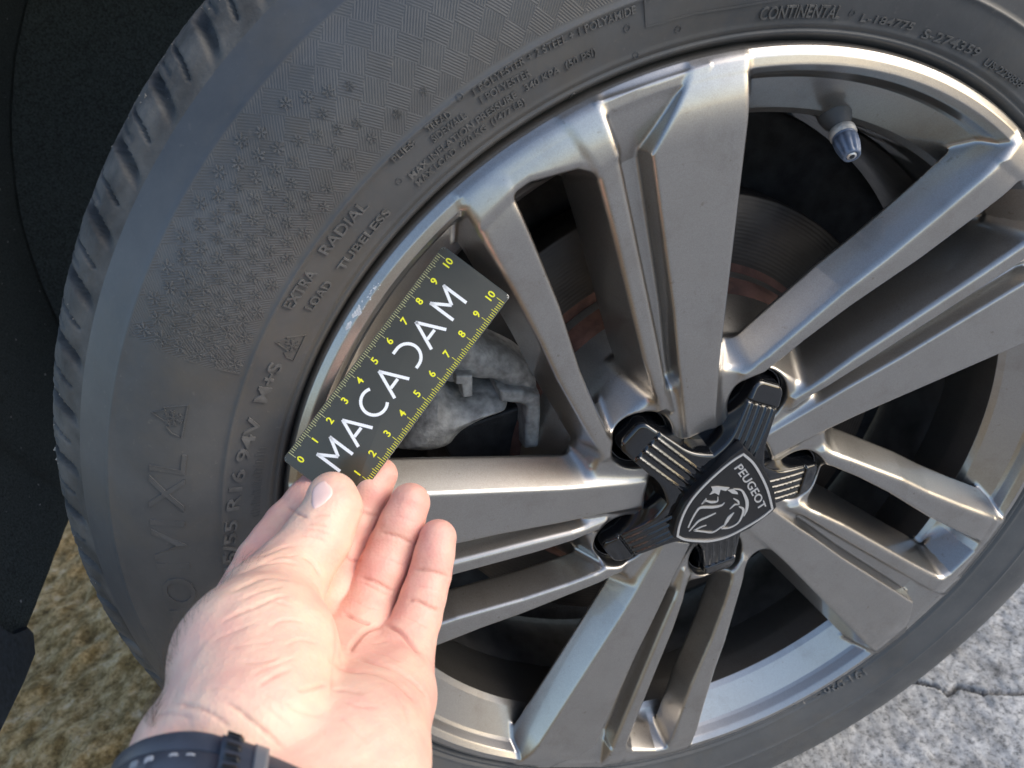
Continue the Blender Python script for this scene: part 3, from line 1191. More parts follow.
def build_lettering():
    items = [  # text, baseline start px, baseline end px, height mm (None: natural), relief mm
        ('PLIES:', (395, 162.5), (416, 144), 2.6, 0.55),
        ('TREAD', (428, 132), (452, 115.7), 2.6, 0.55),
        ('1 POLYESTER + 2 STEEL + 1 POLYAMIDE', (475, 95), (635.7, 13), 2.7, 0.55),
        ('SIDEWALL:', (434, 142), (467.5, 116.6), 2.6, 0.55),
        ('1 POLYESTER', (482, 103), (531.4, 75), 2.6, 0.55),
        ('MAX INFLATION PRESSURE   340 KPA  (50 PSI)', (412, 179), (596, 54), 2.5, 0.55),
        ('MAX LOAD  670 KG  (1477 LB)', (418.7, 186), (525.5, 103), 2.5, 0.5),
        ('RADIAL', (327, 255), (369, 206), 4.1, 0.7),
        ('TUBELESS', (343, 271), (391, 212), 3.3, 0.7),
        ('EXTRA', (292, 309), (318, 273), 4.1, 0.7),
        ('LOAD', (312, 310), (333, 283), 3.4, 0.7),
        ('M+S', (266, 402), (283, 364), 5.0, 0.7),
        ('205/55 R16 94V', (238, 585), (262, 417), 5.0, 0.7),
        ('CONTINENTAL', (758, 19.5), (838, 18), 4.2, 0.7),
        ('L-184775', (859, 21), (911, 30), 2.6, 0.6),
        ('S-274359', (919.5, 37), (976, 57), 3.2, 0.6),
        ('US-229858', (982, 64), (1019, 88), 2.6, 0.6),
        ('191 020 7110 SBN', (866, 672), (772, 722), 5.0, 1.0),
    ]
    for txt, p0, p1, hmm, rel in items:
        a0, r0 = tyre_ar(*p0)
        a1, r1 = tyre_ar(*p1)
        if a1 > a0:
            a1 -= 2 * math.pi
        V, F, w = text_geo(txt, 1.0, 0.012)
        rb = 0.5 * (r0 + r1)
        k = V[:, 0] / w
        a = a0 + (a1 - a0) * k
        r = r0 + (r1 - r0) * k + V[:, 1] * hmm / 0.70 * 0.001
        P = tyre_pt(a, r, (V[:, 2] - 0.15) * rel * 0.00125)
        sub('moulded_lettering', new_mesh('moulded_lettering', P, F, M_LETTER, smooth=False), SIDE)
    # large shallow letters on the outer wall
    for txt, a0d, a1d, rb, hmm, rel in [('XL', 157.2, 151.0, 0.2555, 13.5, 0.7), ('IVI', 164.0, 158.4, 0.2555, 13.5, 0.6), ('IO', 169.8, 165.2, 0.2555, 13.5, 0.6)]:
        V, F, w = text_geo(txt, 1.0, 0.0)
        k = V[:, 0] / w
        a = np.radians(a0d + (a1d - a0d) * k)
        r = rb + V[:, 1] * hmm / 0.70 * 0.001
        P = tyre_pt(a, r, (V[:, 2] - 0.2) * rel * 0.001)
        sub('moulded_lettering', new_mesh('moulded_lettering', P, F, M_RUBBER, smooth=False), SIDE)
    # mountain and snowflake marks
    for (ac, rc, sc) in [(137.9, 0.2305, 1.0), (147.6, 0.2635, 1.25)]:
        fl = Flat()
        out = [(-6.0, -4.2), (-5.2, -1.2), (-3.3, 0.6), (-2.3, -0.4), (0.2, 5.2), (2.4, 1.6), (3.1, 2.3), (6.0, -4.2)]
        fl.ribbon([(x * sc, y * sc) for x, y in out], 0.24, closed=True)
        for q in range(6):
            b = math.radians(60 * q + 15)
            e = np.array([math.cos(b), math.sin(b)])
            c = np.array([0.3, -1.0]) * sc
            fl.ribbon([c, c + e * 2.5 * sc], 0.20)
            for t_, g in ((0.55, 40), (0.55, -40), (0.85, 45), (0.85, -45)):
                bb = b + math.radians(g)
                p = c + e * 2.5 * sc * t_
                fl.ribbon([p, p + np.array([math.cos(bb), math.sin(bb)]) * 0.8 * sc], 0.15)
        def fn(x, y, h, ac=ac, rc=rc):
            r = rc + y * 0.001
            a = math.radians(ac) - x * 0.001 / rc
            return tyre_pt(np.array(a), np.array(r), (h - 0.2) * 0.0006)
        sub('snow_mark', fl.mesh('snow_mark', fn, M_RUBBER), SIDE)
    # moulded snowflakes fading out along the hatched panel
    fl = Flat()
    R = random.Random(3)
    row = 0
    a = 141.0
    while a > 112.0:
        for k in range(6):
            r = 0.2465 + 0.0066 * (k + 0.5 * (row % 2))
            if r > 0.2825:
                continue
            x = (141.8 - a) / 30.0
            if R.random() < max(0.0, (x - 0.55) * 2.0) or (x > 0.5 and r > 0.262 + (1 - x) * 0.05):
                continue
            s = (0.0030 - 0.0014 * x) * R.uniform(0.9, 1.1)
            aj = math.radians(a) + R.uniform(-0.5, 0.5) * 0.001
            rot = R.uniform(0, 60)
            for q in range(6):
                b = math.radians(60 * q + rot)
                e = np.array([math.cos(b), math.sin(b)])
                c0 = np.array([aj * 0.262, r])
                fl.ribbon([c0 + e * s * 0.22, c0 + e * s], [0.00016, 0.00016])
                for g in (38, -38):
                    bb = b + math.radians(g)
                    p = c0 + e * s * 0.5
                    fl.ribbon([p, p + np.array([math.cos(bb), math.sin(bb)]) * s * 0.34], [0.00013, 0.00010])
        a -= 1.35
        row += 1
    def fn(x, y, h):
        return tyre_pt(np.array(x / 0.262), np.array(y), (h - 0.2) * 0.00036)
    o = sub('snowflake_relief', fl.mesh('snowflake_relief', fn, M_LETTER), SIDE)
    o['kind'] = 'stuff'
    # edge of the smooth panels, small mould pips and fine ribs by the bead
    def lines(name, strokes):
        fl = Flat()
        for pts, w_, cl in strokes:
            fl.ribbon(pts, w_, cl)
        return sub(name, fl.mesh(name, fn, M_RUBBER), SIDE)
    x = math.radians(141.9) * 0.262
    lines('panel_edge', [([(x, 0.2432), (x, 0.250), (x + 0.0002, 0.262), (x, 0.2835)], 0.0003, False)])
    xa, ra = tyre_ar(646, 27)
    lines('panel_edge', [([(xa * 0.262, 0.2405), (xa * 0.262, ra), (xa * 0.262 - 0.006, ra - 0.0003), (xa * 0.262 - 0.02, ra - 0.0003), (xa * 0.262 - 0.06, ra - 0.0003)], 0.00035, False)])
    for u, v in [(460, 97), (573, 96), (636, 55), (627, 28), (399, 181), (678, 29), (852, 13)]:
        a, r = tyre_ar(u, v)
        lines('mould_pip', [([(a * 0.262 + 0.0011 * math.cos(q) * 1.15, r + 0.0011 * math.sin(q)) for q in np.linspace(0, 2 * math.pi, 13)[:-1]], 0.00016, True)])
    o = lines('bead_ribs', [([(math.radians(150 + k * 0.42) * 0.262, 0.2262), (math.radians(150 + k * 0.42) * 0.262, 0.2288 + 0.0006 * (k % 3))], 0.00022, False) for k in range(22)])
    o['kind'] = 'stuff'
build_lettering()

# ------------------------------------------------------------------ centre cap
def build_cap():
    def arms(P):
        x, y, z = P[..., 0], P[..., 1], P[..., 2]
        r = np.hypot(x, y)
        a = np.arctan2(y, x)
        k = np.round((a - LUG0) / S72)
        e = a - LUG0 - k * S72
        u = r * np.cos(e)
        v = r * np.sin(e)
        w = 13.2 - 0.066 * u
        d2 = np.hypot(np.maximum(np.abs(v) - (w - 4.5), 0), np.maximum(u - 60.5, 0)) - 4.5
        d2 = np.where(u > 0, d2, r)
        d2 = smin(d2, r - 27.0, 14.0)
        top = 6.0 - 0.0026 * u * u + 0 * u
        rid = 1.0 * np.exp(-((((v / 4.4) % 1.0) - 0.5) * 4.4 / 0.75) ** 2) - 0.2
        on = np.clip((u - 20) / 3, 0, 1) * np.clip((54.0 - u) / 0.8, 0, 1) * np.clip((9.4 - np.abs(v)) / 0.8, 0, 1)
        top = top + rid * on + 0.7 * np.clip((u - 54.0) / 0.8, 0, 1) - 1.0 * np.exp(-((u - 54.1) / 0.7) ** 2)
        f = smax((d2 - 0.14 * (top - z)) / 1.01, z - top, 1.8)
        return smax(f, -22 - z, 1.0)
    xs = np.arange(-69, 69.1, 0.72)
    zs = np.arange(-24, 9, 0.72)
    G = np.stack(np.meshgrid(xs, xs, zs, indexing='ij'), -1)
    F = arms(G).astype(np.float32)
    pos, q, ids = surface_nets(F)
    X = np.stack([xs[0] + pos[:, 0] * 0.72, xs[0] + pos[:, 1] * 0.72, zs[0] + pos[:, 2] * 0.72], 1)
    X, N = project(arms, X, it=2, h=0.1, maxstep=0.5)
    V, Nw = rim_to_world(X, N, 0.0)
    q = fix_winding(V, Nw, q)
    cap = obj('centre_cap', new_mesh('centre_cap', V + [0, 0, H], q, M_GLOSS, normals=Nw), wheel)
    V, F = lathe([(0.0005, -0.0075), (0.020, -0.0075), (0.036, -0.0080), (0.0405, -0.0072), (0.0415, -0.0085), (0.0415, -0.02)], 96)
    sub('cap_base', new_mesh('cap_base', V, F[:, ::-1].copy(), M_GLOSS), cap)
    for k in range(5):
        a = LUG0 + k * S72
        cx, cz = 0.054 * math.cos(a), 0.054 * math.sin(a)
        t = np.linspace(0, 2 * math.pi, 48, endpoint=False)
        pr = [(0.0146, -0.0135), (0.0151, -0.0120), (0.0158, -0.0125)]
        pr = [(0.0001, -0.030), (0.0135, -0.030), (0.0142, -0.0200)] + pr
        V = np.array([[cx + r_ * math.cos(q), -o_, H + cz + r_ * math.sin(q)] for q in t for r_, o_ in pr])
        sub('lug_cup', new_mesh('lug_cup', V, grid_faces(48, len(pr), wrap0=True)[:, ::-1].copy(), M_GLOSS), cap)
    # shield
    O = 0.0095
    def e2(zx, zy):
        return wheel_xz(672 + zx / 7.68, 445 + zy / 7.68, -O)
    corner = [(552, 10), (650, 112), (742, 240), (784, 350), (806, 480), (770, 512), (600, 645), (430, 728), (300, 760), (150, 762), (22, 724), (6, 690), (38, 575), (98, 455), (190, 340), (300, 230), (440, 100)]
    plate = [tuple(e2(*p)) for p in corner]
    pl = sub('emblem_shield', prism_mesh('emblem_shield', plate, 0.0035, O, M_PLATE, 0.0008, 3), cap)
    fl = Flat()
    bor = [(545, 68), (620, 135), (688, 245), (735, 355), (768, 488)]
    bor2 = [(768, 488), (690, 552), (560, 632), (420, 703), (300, 733), (200, 735), (100, 724), (40, 697)]
    bor3 = [(40, 697), (55, 618), (95, 510), (162, 402), (260, 294), (380, 184), (470, 114), (545, 68)]
    path = np.vstack([smooth_path(bor, 5)[:-1], smooth_path(bor2, 5)[:-1], smooth_path(bor3, 5)[:-1]])
    W = np.array([e2(*p) for p in path])
    fl.ribbon(W, 0.00062, closed=True)
    sub('shield_border', fl.mesh('shield_border', lambda x, z, h: (x, -(O - 0.0001 + 0.0006 * h), z + H), M_CHROME), pl)
    fl = Flat()
    S = 0.001 * 0.078
    def rib(pts, ws):
        p = smooth_path(pts, 5)
        w = np.interp(np.linspace(0, 1, len(p)), np.linspace(0, 1, len(ws)), ws)
        fl.ribbon(np.array([e2(*c) for c in p]), w * S)
    def pg(pts):
        fl.poly([tuple(e2(*c)) for c in pts])
    pg([(300, 320), (350, 315), (440, 325), (410, 350), (370, 340), (358, 382), (325, 365), (285, 380), (310, 345)])
    pg([(425, 345), (470, 337), (500, 360), (505, 376), (460, 370)])
    rib([(470, 335), (530, 345), (560, 392), (574, 440), (570, 495), (550, 545)], [2, 6, 10, 12, 10, 3])
    rib([(225, 452), (247, 430), (262, 408)], [3, 7, 3])
    rib([(240, 440), (262, 428), (300, 437), (345, 430), (350, 395)], [5, 5, 8, 6, 2])
    rib([(402, 440), (375, 462), (320, 475), (220, 478), (185, 510), (150, 570), (122, 632)], [3, 7, 9, 9, 7, 6, 5])
    rib([(335, 520), (270, 550), (205, 580), (165, 620), (130, 660)], [4, 7, 8, 6, 4])
    rib([(262, 614), (215, 630), (165, 655)], [2, 5, 5])
    rib([(165, 655), (240, 663), (310, 668), (370, 632), (400, 612)], [5, 5, 6, 6, 5])
    rib([(395, 625), (420, 580), (440, 550), (474, 516)], [4, 13, 14, 3])
    rib([(440, 490), (462, 470), (482, 455), (512, 455)], [2, 6, 6, 3])
    rib([(512, 456), (505, 430), (470, 408)], [4, 7, 3])
    rib([(512, 470), (545, 492), (532, 550), (500, 600), (440, 633), (378, 640)], [3, 9, 8, 6, 5, 4])
    sub('lion_outline', fl.mesh('lion_outline', lambda x, z, h: (x, -(O - 0.0001 + 0.0005 * h), z + H), M_CHROME), pl)
    V, F, w = text_geo('PEUGEOT', 1.0, 0.012, spacing=1.04)
    A = e2(474, 178)
    B = e2(668, 502)
    e = (B - A) / np.linalg.norm(B - A)
    nrm = np.array([-e[1], e[0]])
    L = np.linalg.norm(B - A)
    k = V[:, 0] / w
    hgt = 0.0044
    bow = 0.0010 * (1 - (2 * k - 1) ** 2)
    P2 = A + np.outer(k * L, e) + np.outer(V[:, 1] / 0.70 * hgt + bow, nrm)
    P = np.stack([P2[:, 0], -(O - 0.0001 + 0.0005 * V[:, 2]), P2[:, 1] + H], 1)
    sub('shield_lettering', new_mesh('shield_lettering', P, F, M_CHROME, smooth=False), pl)
build_cap()

# ------------------------------------------------------------------ valve
def build_valve():
    a = math.radians(65.6)
    def pt(r, o):
        return np.array([r * math.cos(a), -o, H + r * math.sin(a)])
    base = pt(0.1915, -0.022)
    tip = pt(0.1755, 0.0020)
    ax = tip - base
    L = np.linalg.norm(ax)
    ax /= L
    e1 = np.cross(ax, [0, 1, 0])
    e1 /= np.linalg.norm(e1)
    e2_ = np.cross(ax, e1)
    def rev(prof, n=30, flute=None):
        t = np.linspace(0, 2 * math.pi, n, endpoint=False)
        V = []
        for q in t:
            for (s, rr) in prof:
                k = rr
                if flute and flute[0] < s < flute[1]:
                    k = rr - 0.0009 * (0.5 + 0.5 * math.cos(q * 10)) ** 2
                V.append(base + ax * s + (e1 * math.cos(q) + e2_ * math.sin(q)) * k * 1.0)
        return np.array(V), grid_faces(n, len(prof), wrap0=True)
    V, F = rev([(-0.004, 0.0072), (0.004, 0.0072), (0.008, 0.0062), (0.012, 0.0040), (L - 0.010, 0.0038), (L - 0.010, 0.0001)])
    v = obj('tyre_valve', new_mesh('tyre_valve', V, F, M_RUBBER), wheel)
    V, F = rev([(L - 0.0125, 0.0001), (L - 0.0125, 0.0046), (L - 0.0122, 0.0049), (L - 0.0105, 0.0049), (L - 0.0100, 0.0045), (L - 0.0098, 0.0052), (L - 0.0060, 0.0051), (L - 0.0022, 0.0043), (L - 0.0004, 0.0037), (L, 0.0032), (L, 0.0024), (L - 0.0006, 0.0022), (L - 0.0006, 0.0001)], 60, (L - 0.0097, L - 0.0015))
    sub('valve_cap', new_mesh('valve_cap', V, F, M_VALVE), v)
    V, F = rev([(L - 0.0007, 0.0021), (L + 0.0001, 0.0019), (L + 0.0001, 0.0001)], 30)
    sub('valve_cap_tip', new_mesh('valve_cap_tip', V, F, M_CHROME), v)
    V, F = rev([(L, 0.0012), (L + 0.0002, 0.0011), (L + 0.0002, 0.0001)], 20)
    sub('valve_cap_dot', new_mesh('valve_cap_dot', V, F, M_PLATE), v)
    V, F = rev([(L - 0.0150, 0.0050), (L - 0.0146, 0.0056), (L - 0.0118, 0.0056), (L - 0.0112, 0.0048)], 40)
    sub('valve_collar', new_mesh('valve_collar', V, F, M_IRON), v)
build_valve()

# ------------------------------------------------------------------ brake disc and caliper
def build_brake():
    d = thing('brake_disc', 'dark steel brake disc with rusty hat behind the wheel spokes', 'brake disc', (0, 0.07, H - 0.142))
    V, F = lathe([(0.106, -0.062), (0.1415, -0.062), (0.1425, -0.063), (0.1425, -0.086), (0.106, -0.086)], 200)
    obj('friction_ring', new_mesh('friction_ring', V, F[:, ::-1].copy(), M_DISC), d)
    V, F = lathe([(0.001, -0.046), (0.094, -0.046), (0.098, -0.048), (0.101, -0.060), (0.1065, -0.0625)], 120)
    obj('disc_hat', new_mesh('disc_hat', V, F[:, ::-1].copy(), M_RUST), d)
    V, F = lathe([(0.001, -0.098), (0.176, -0.098), (0.183, -0.092), (0.185, -0.100), (0.176, -0.104), (0.001, -0.104)], 120)
    obj('barrel_light_block', new_mesh('barrel_light_block', V, F[:, ::-1].copy(), M_IRON2), d)  # added occluder, nearly seals the barrel so the spoke openings stay dark
    c = thing('brake_caliper', 'grey cast brake caliper seen through the gap beside the card', 'brake caliper', (-0.11, 0.06, H + 0.03))
    def z5(p, y):
        return tuple(wheel_xz(380 + p[0] / 3.938, 330 + p[1] / 3.938, y))
    def pz(name, pts, y0, y1, mat, bv, dome=0.0, rnd=0.0):
        p = np.array([z5(p_, y0) for p_ in pts]) * 1000
        if rnd:
            p = chaikin(np.vstack([p, p[:1]]), 2)[:-1]
        lo_, hi_ = p.min(0) - 4, p.max(0) + 4
        h_ = 0.7
        xs, zs = np.arange(lo_[0], hi_[0], h_), np.arange(lo_[1], hi_[1], h_)
        os_ = np.arange(-y1 * 1000 - 3, -y0 * 1000 + 3 + abs(dome), h_)
        cx, cz = p.mean(0)
        def fn_(P):
            d2 = poly_sd(P[..., 0], P[..., 1], p)
            tp = -y0 * 1000 - dome * np.clip(1 + d2 / 14.0, 0, 1) ** 2
            f_ = smax(d2 - 0.08 * (tp - P[..., 2]), P[..., 2] - tp, bv * 1000)
            return smax(f_, -y1 * 1000 - P[..., 2], 1.0)
        G = np.stack(np.meshgrid(xs, zs, os_, indexing='ij'), -1)
        pos, q, ids = surface_nets(fn_(G).astype(np.float32))
        X = np.array([xs[0], zs[0], os_[0]]) + pos * h_
        X, N = project(fn_, X, it=1, h=0.15, maxstep=0.5)
        V, Nw = rim_to_world(X, N, 0.0)
        q = fix_winding(V, Nw, q)
        return obj(name, new_mesh(name, V + [0, 0, H], q, mat, normals=Nw), c)
    # carrier: upper lobe
    up = [(250, 215), (300, 90), (345, 30), (400, 45), (440, 72), (500, 98), (560, 128), (600, 165), (625, 210), (632, 262), (560, 258), (480, 246), (470, 212), (380, 215), (340, 190), (300, 235)]
    pz('carrier_bridge', up, 0.040, 0.075, M_IRON, 0.006, 3.0, 1)
    fr = [(470, 236), (560, 240), (632, 262), (634, 330), (626, 465), (572, 470), (576, 380), (582, 305), (555, 292), (478, 286)]
    pz('carrier_frame', fr, 0.037, 0.07, M_IRON, 0.0025)
    lo = [(60, 520), (90, 430), (130, 350), (190, 285), (250, 265), (290, 300), (340, 318), (420, 302), (490, 296), (530, 312), (532, 350), (500, 372), (430, 395), (370, 425), (330, 455), (300, 500), (200, 530)]
    pz('caliper_body', lo, 0.030, 0.075, M_IRON, 0.012, 8.0, 1)
    dk = [(240, 440), (330, 380), (560, 300), (585, 300), (580, 500), (300, 540)]
    pz('brake_pad', dk, 0.050, 0.075, M_IRON2, 0.002)
    pz('gap_shade_plate', [(200, 150), (640, 150), (645, 480), (200, 480)], 0.064, 0.078, M_IRON2, 0.002)  # dark plate added behind the caliper, stands in for shade in its gaps
    sl = [(300, 180), (365, 180), (365, 262), (330, 268), (322, 215), (300, 215)]
    pz('pad_spring', sl, 0.036, 0.045, M_IRON, 0.001)
    V, F = [], []
    p = at_y(380 + 402 / 3.938, 330 + 238 / 3.938, 0.052)
    t = np.linspace(0, 2 * math.pi, 6, endpoint=False)
    pts = [(p[0] + 0.0045 * math.cos(q), p[2] - H + 0.0045 * math.sin(q)) for q in t]
    obj('guide_bolt', prism_mesh('guide_bolt', pts, -0.066, -0.050, M_IRON, 0.0008), c)
build_brake()

# ------------------------------------------------------------------ ruler card
def build_card():
    D = 290.0
    P0 = cam_pt(282.5, 459.5, D)
    PX = cam_pt(443, 245.5, D)
    PY = cam_pt(349, 511, D)
    ex = PX - P0
    LX = np.linalg.norm(ex)
    ex /= LX
    ey = PY - P0
    ey -= ex * (ey @ ex)
    LY = np.linalg.norm(ey)
    ey /= LY                                     # across, from the outer edge towards the hub
    ez = np.cross(ex, ey)
    if ez[2] < 0:
        ez = -ez
    def fn(x, y, o):                             # mm along, mm across, mm towards the viewer
        return cam2world(P0 + ex * x + ey * y + ez * o)
    t = thing('ruler_card', 'charcoal MACADAM ruler card with yellow centimetre scales held against the rim', 'ruler', tuple(fn(0, 0, 0)))
    rc = 1.3
    poly = []
    for cx, cy, a0 in [(LX - rc, LY - rc, 0), (rc, LY - rc, 90), (rc, rc, 180), (LX - rc, rc, 270)]:
        for k in range(7):
            a = math.radians(a0 + 15 * k)
            poly.append((cx + rc * math.cos(a), cy + rc * math.sin(a)))
    to3 = lambda x, y, o: tuple(fn(x, y, o))
    me = prism_mesh('card_sheet', poly, -0.9, 0.0, M_CARD, 0.12, 2, to3=to3)
    me.materials.append(M_CARDEDGE)
    for p in me.polygons:
        if abs(np.dot(np.array(p.normal), RB @ ez)) < 0.9:
            p.material_index = 1
    sheet = obj('card_sheet', me, t)
    def put(name, fl, mat, o=0.06):
        return obj(name, fl.mesh(name, lambda x, y, h: tuple(fn(x, y, -0.02 + (o + 0.02) * h)), mat), t)
    sc = (LX - 7.4) / 100.0
    x0 = 3.7
    w = Flat()
    yl = Flat()
    for i in range(101):
        x = x0 + i * sc
        ln = 3.4 if i % 10 == 0 else (2.4 if i % 5 == 0 else 1.7)
        fl = yl if i % 10 == 0 else w
        w.ribbon([(x, 0.25), (x, 0.25 + ln)], 0.075)
        yl.ribbon([(x, LY - 0.25), (x, LY - 0.25 - ln * 1.05)], 0.10)
    put('outer_scale', w, M_PALEY)
    put('inner_scale', yl, M_YELLOW)
    def glyph(name, txt, cx, cy, hgt, mat, bold=0.02):
        V, F, wd = text_geo(txt, 1.0, bold)
        s = hgt / 0.70
        X = cx + (V[:, 0] - wd / 2) * s
        Y = cy - (V[:, 1] - 0.35) * s
        P = [fn(x, y, -0.02 + 0.09 * h) for x, y, h in zip(X, Y, V[:, 2])]
        obj(name, new_mesh(name, P, F, mat, smooth=False), t)
    for i in range(11):
        x = x0 + i * 10 * sc
        glyph('scale_number', str(i), x + (0.2 if i else 0.6) - (0.6 if i == 10 else 0), 5.6, 2.9, M_YELLOW)
        if i > 0:
            glyph('scale_number', str(i), x - (0.8 if i == 10 else 0.1), LY - 6.3, 2.9, M_YELLOW)
    # the word, built from strokes
    top, bot = 9.7, 20.4
    sw = 0.62
    def letter(strokes):
        fl = Flat()
        for s_ in strokes:
            fl.ribbon(s_, sw)
        put('word_letter', fl, M_WHITE, 0.07)
    def M_(a, b):
        m = (a + b) / 2
        letter([[(a, bot + 0.3), (a, top - 0.3)], [(a - 0.2, top - 0.2), (m, top + 7.0)], [(m, top + 7.0), (b + 0.2, top - 0.2)], [(b, top - 0.3), (b, bot + 0.3)]])
    def A_(a, b):
        m = (a + b) / 2
        letter([[(a, bot + 0.3), (m + 0.1, top - 0.3)], [(m - 0.1, top - 0.3), (b, bot + 0.3)], [(a + 2.2, bot - 3.3), (m + 2.0, bot - 3.3)]])
    def arc(cx, cy, rx, ry, a0, a1):
        return [(cx + rx * math.cos(math.radians(q)), cy + ry * math.sin(math.radians(q))) for q in np.linspace(a0, a1, 26)]
    k = LX / 108.5
    M_(10.2 * k, 18.8 * k)
    A_(22.6 * k, 32.2 * k)
    letter([arc(41.0 * k, (top + bot) / 2, 5.2, 5.2, 55, 305)])
    A_(47.2 * k, 57.0 * k)
    letter([[(61.2 * k, top + 0.1)] + arc(63.6 * k, (top + bot) / 2, 5.3, 5.25, -90, 90) + [(62.2 * k, bot - 0.1)]])
    A_(72.0 * k, 82.0 * k)
    M_(86.8 * k, 95.6 * k)
build_card()

# ------------------------------------------------------------------ hand
def cone_sd(P, a, b, ra, rb):
    """round cone"""
    ba = b - a
    l2 = ba @ ba
    l = math.sqrt(l2)
    if l < 1e-6:
        return np.sqrt(((P - a) ** 2).sum(-1)) - ra
    t = np.clip(((P - a) @ ba) / l2, 0, 1)
    d = P - a - t[..., None] * ba
    return np.sqrt((d * d).sum(-1)) - (ra + (rb - ra) * t)

HS = 290.0 / 304.0
def J(u, v, d, r):
    return (cam_pt(u, v, d * HS), r * HS)

CHAINS = {
    'index': [J(250, 604, 283, 13), J(262, 562, 298, 10.3), J(288, 525, 307, 9.6), J(326, 480, 314.0, 8.4)],
    'middle': [J(316, 640, 280, 12.5), J(345, 548, 303, 9.4), J(363, 507, 310, 8.6), J(380, 475, 313.5, 7.4)],
    'ring': [J(352, 655, 276, 12.5), J(371, 595, 291, 9.9), J(392, 548, 299, 9.5), J(410, 503, 303, 8.2)],
    'pinky': [J(397, 670, 270, 11.6), J(417, 618, 284, 9.1), J(430, 575, 291, 8.0), J(438, 538, 295, 7.4)],
}
PALM = [
    (J(230, 770, 212, 22), J(250, 606, 282, 13)),
    (J(270, 775, 214, 21), J(316, 640, 278, 13)),
    (J(320, 775, 216, 20), J(354, 655, 274, 13)),
    (J(355, 770, 218, 20), J(397, 672, 268, 12.5)),
    (J(356, 745, 228, 18.5), J(392, 700, 256, 14.5)),
]
ARM = [
    (J(210, 756, 212, 20.5), J(192, 930, 172, 24)),
    (J(345, 772, 218, 21), J(330, 960, 176, 27)),
    (J(270, 765, 214, 23), J(255, 940, 172, 27)),
]
_e1, _e2 = ARM[0][1][0], ARM[1][1][0]
_far = np.array([-6.0, -62.0, 26.0])
ARM += [((_e1, 25), (_e1 + _far, 33)), ((_e2, 27), (_e2 + _far, 34)), ((ARM[2][1][0], 27), (ARM[2][1][0] + _far, 36))]
THUMB = [
    (J(252, 730, 212, 24), J(257, 657, 236, 25.2)),
    (J(257, 657, 236, 25.2), J(270, 607, 257, 17.5)),
    (J(270, 607, 257, 17.5), J(292, 573, 271, 13.4)),
    (J(292, 573, 271, 13.4), J(318, 538, 281, 12.0)),
    (J(318, 538, 281, 12.0), J(333, 508, 287, 10.4)),
    (J(333, 508, 287, 10.4), J(332, 495, 289, 9.0)),
]

def hand_sdf(P):
    palm = None
    for (a, ra), (b, rb) in PALM:
        d = cone_sd(P, a, b, ra, rb)
        palm = d if palm is None else smin(palm, d, 7.0)
    arm = None
    for (a, ra), (b, rb) in ARM:
        d = cone_sd(P, a, b, ra, rb)
        arm = d if arm is None else smin(arm, d, 9.0)
    body = smin(palm, arm, 12.0)
    th = None
    for (a, ra), (b, rb) in THUMB:
        d = cone_sd(P, a, b, ra, rb)
        th = d if th is None else smin(th, d, 4.0)
    fing = None
    for k, ch in CHAINS.items():
        f = None
        for (a, ra), (b, rb) in zip(ch[:-1], ch[1:]):
            d = cone_sd(P, a, b, ra, rb)
            f = d if f is None else smin(f, d, 2.2)
        # finger pulps
        m = [(ch[i][0] * 0.45 + ch[i + 1][0] * 0.55, (ch[i][1] + ch[i + 1][1]) * 0.5) for i in range(3)]
        for (c, r_) in m:
            f = smin(f, np.sqrt(((P - c - np.array([0, 0, 1.6])) ** 2).sum(-1)) - r_ * 0.93, 3.0)
        fing = f if fing is None else smin(fing, f, 0.7)
    fb = smin(fing, body, 5.0)
    # web of skin between thumb and index finger
    web = cone_sd(P, cam_pt(262, 585, 274 * HS), cam_pt(258, 640, 256 * HS), 9.5, 14)
    th = smin(th, web, 8.0)
    # thenar mass meets the palm in a soft fold, the thumb itself stays free of the fingers
    k = 0.8 + 2.0 * np.clip((-66 - P[..., 1]) / 10.0, 0, 1) + 9.0 * np.clip((-94 - P[..., 1]) / 14.0, 0, 1)
    h = np.clip(0.5 + 0.5 * (fb - th) / k, 0, 1)
    return fb + (th - fb) * h - k * h * (1 - h)

def px_of(X):
    return np.stack([512 + FPX * X[:, 0] / -X[:, 2], 384 - FPX * X[:, 1] / -X[:, 2]], 1)

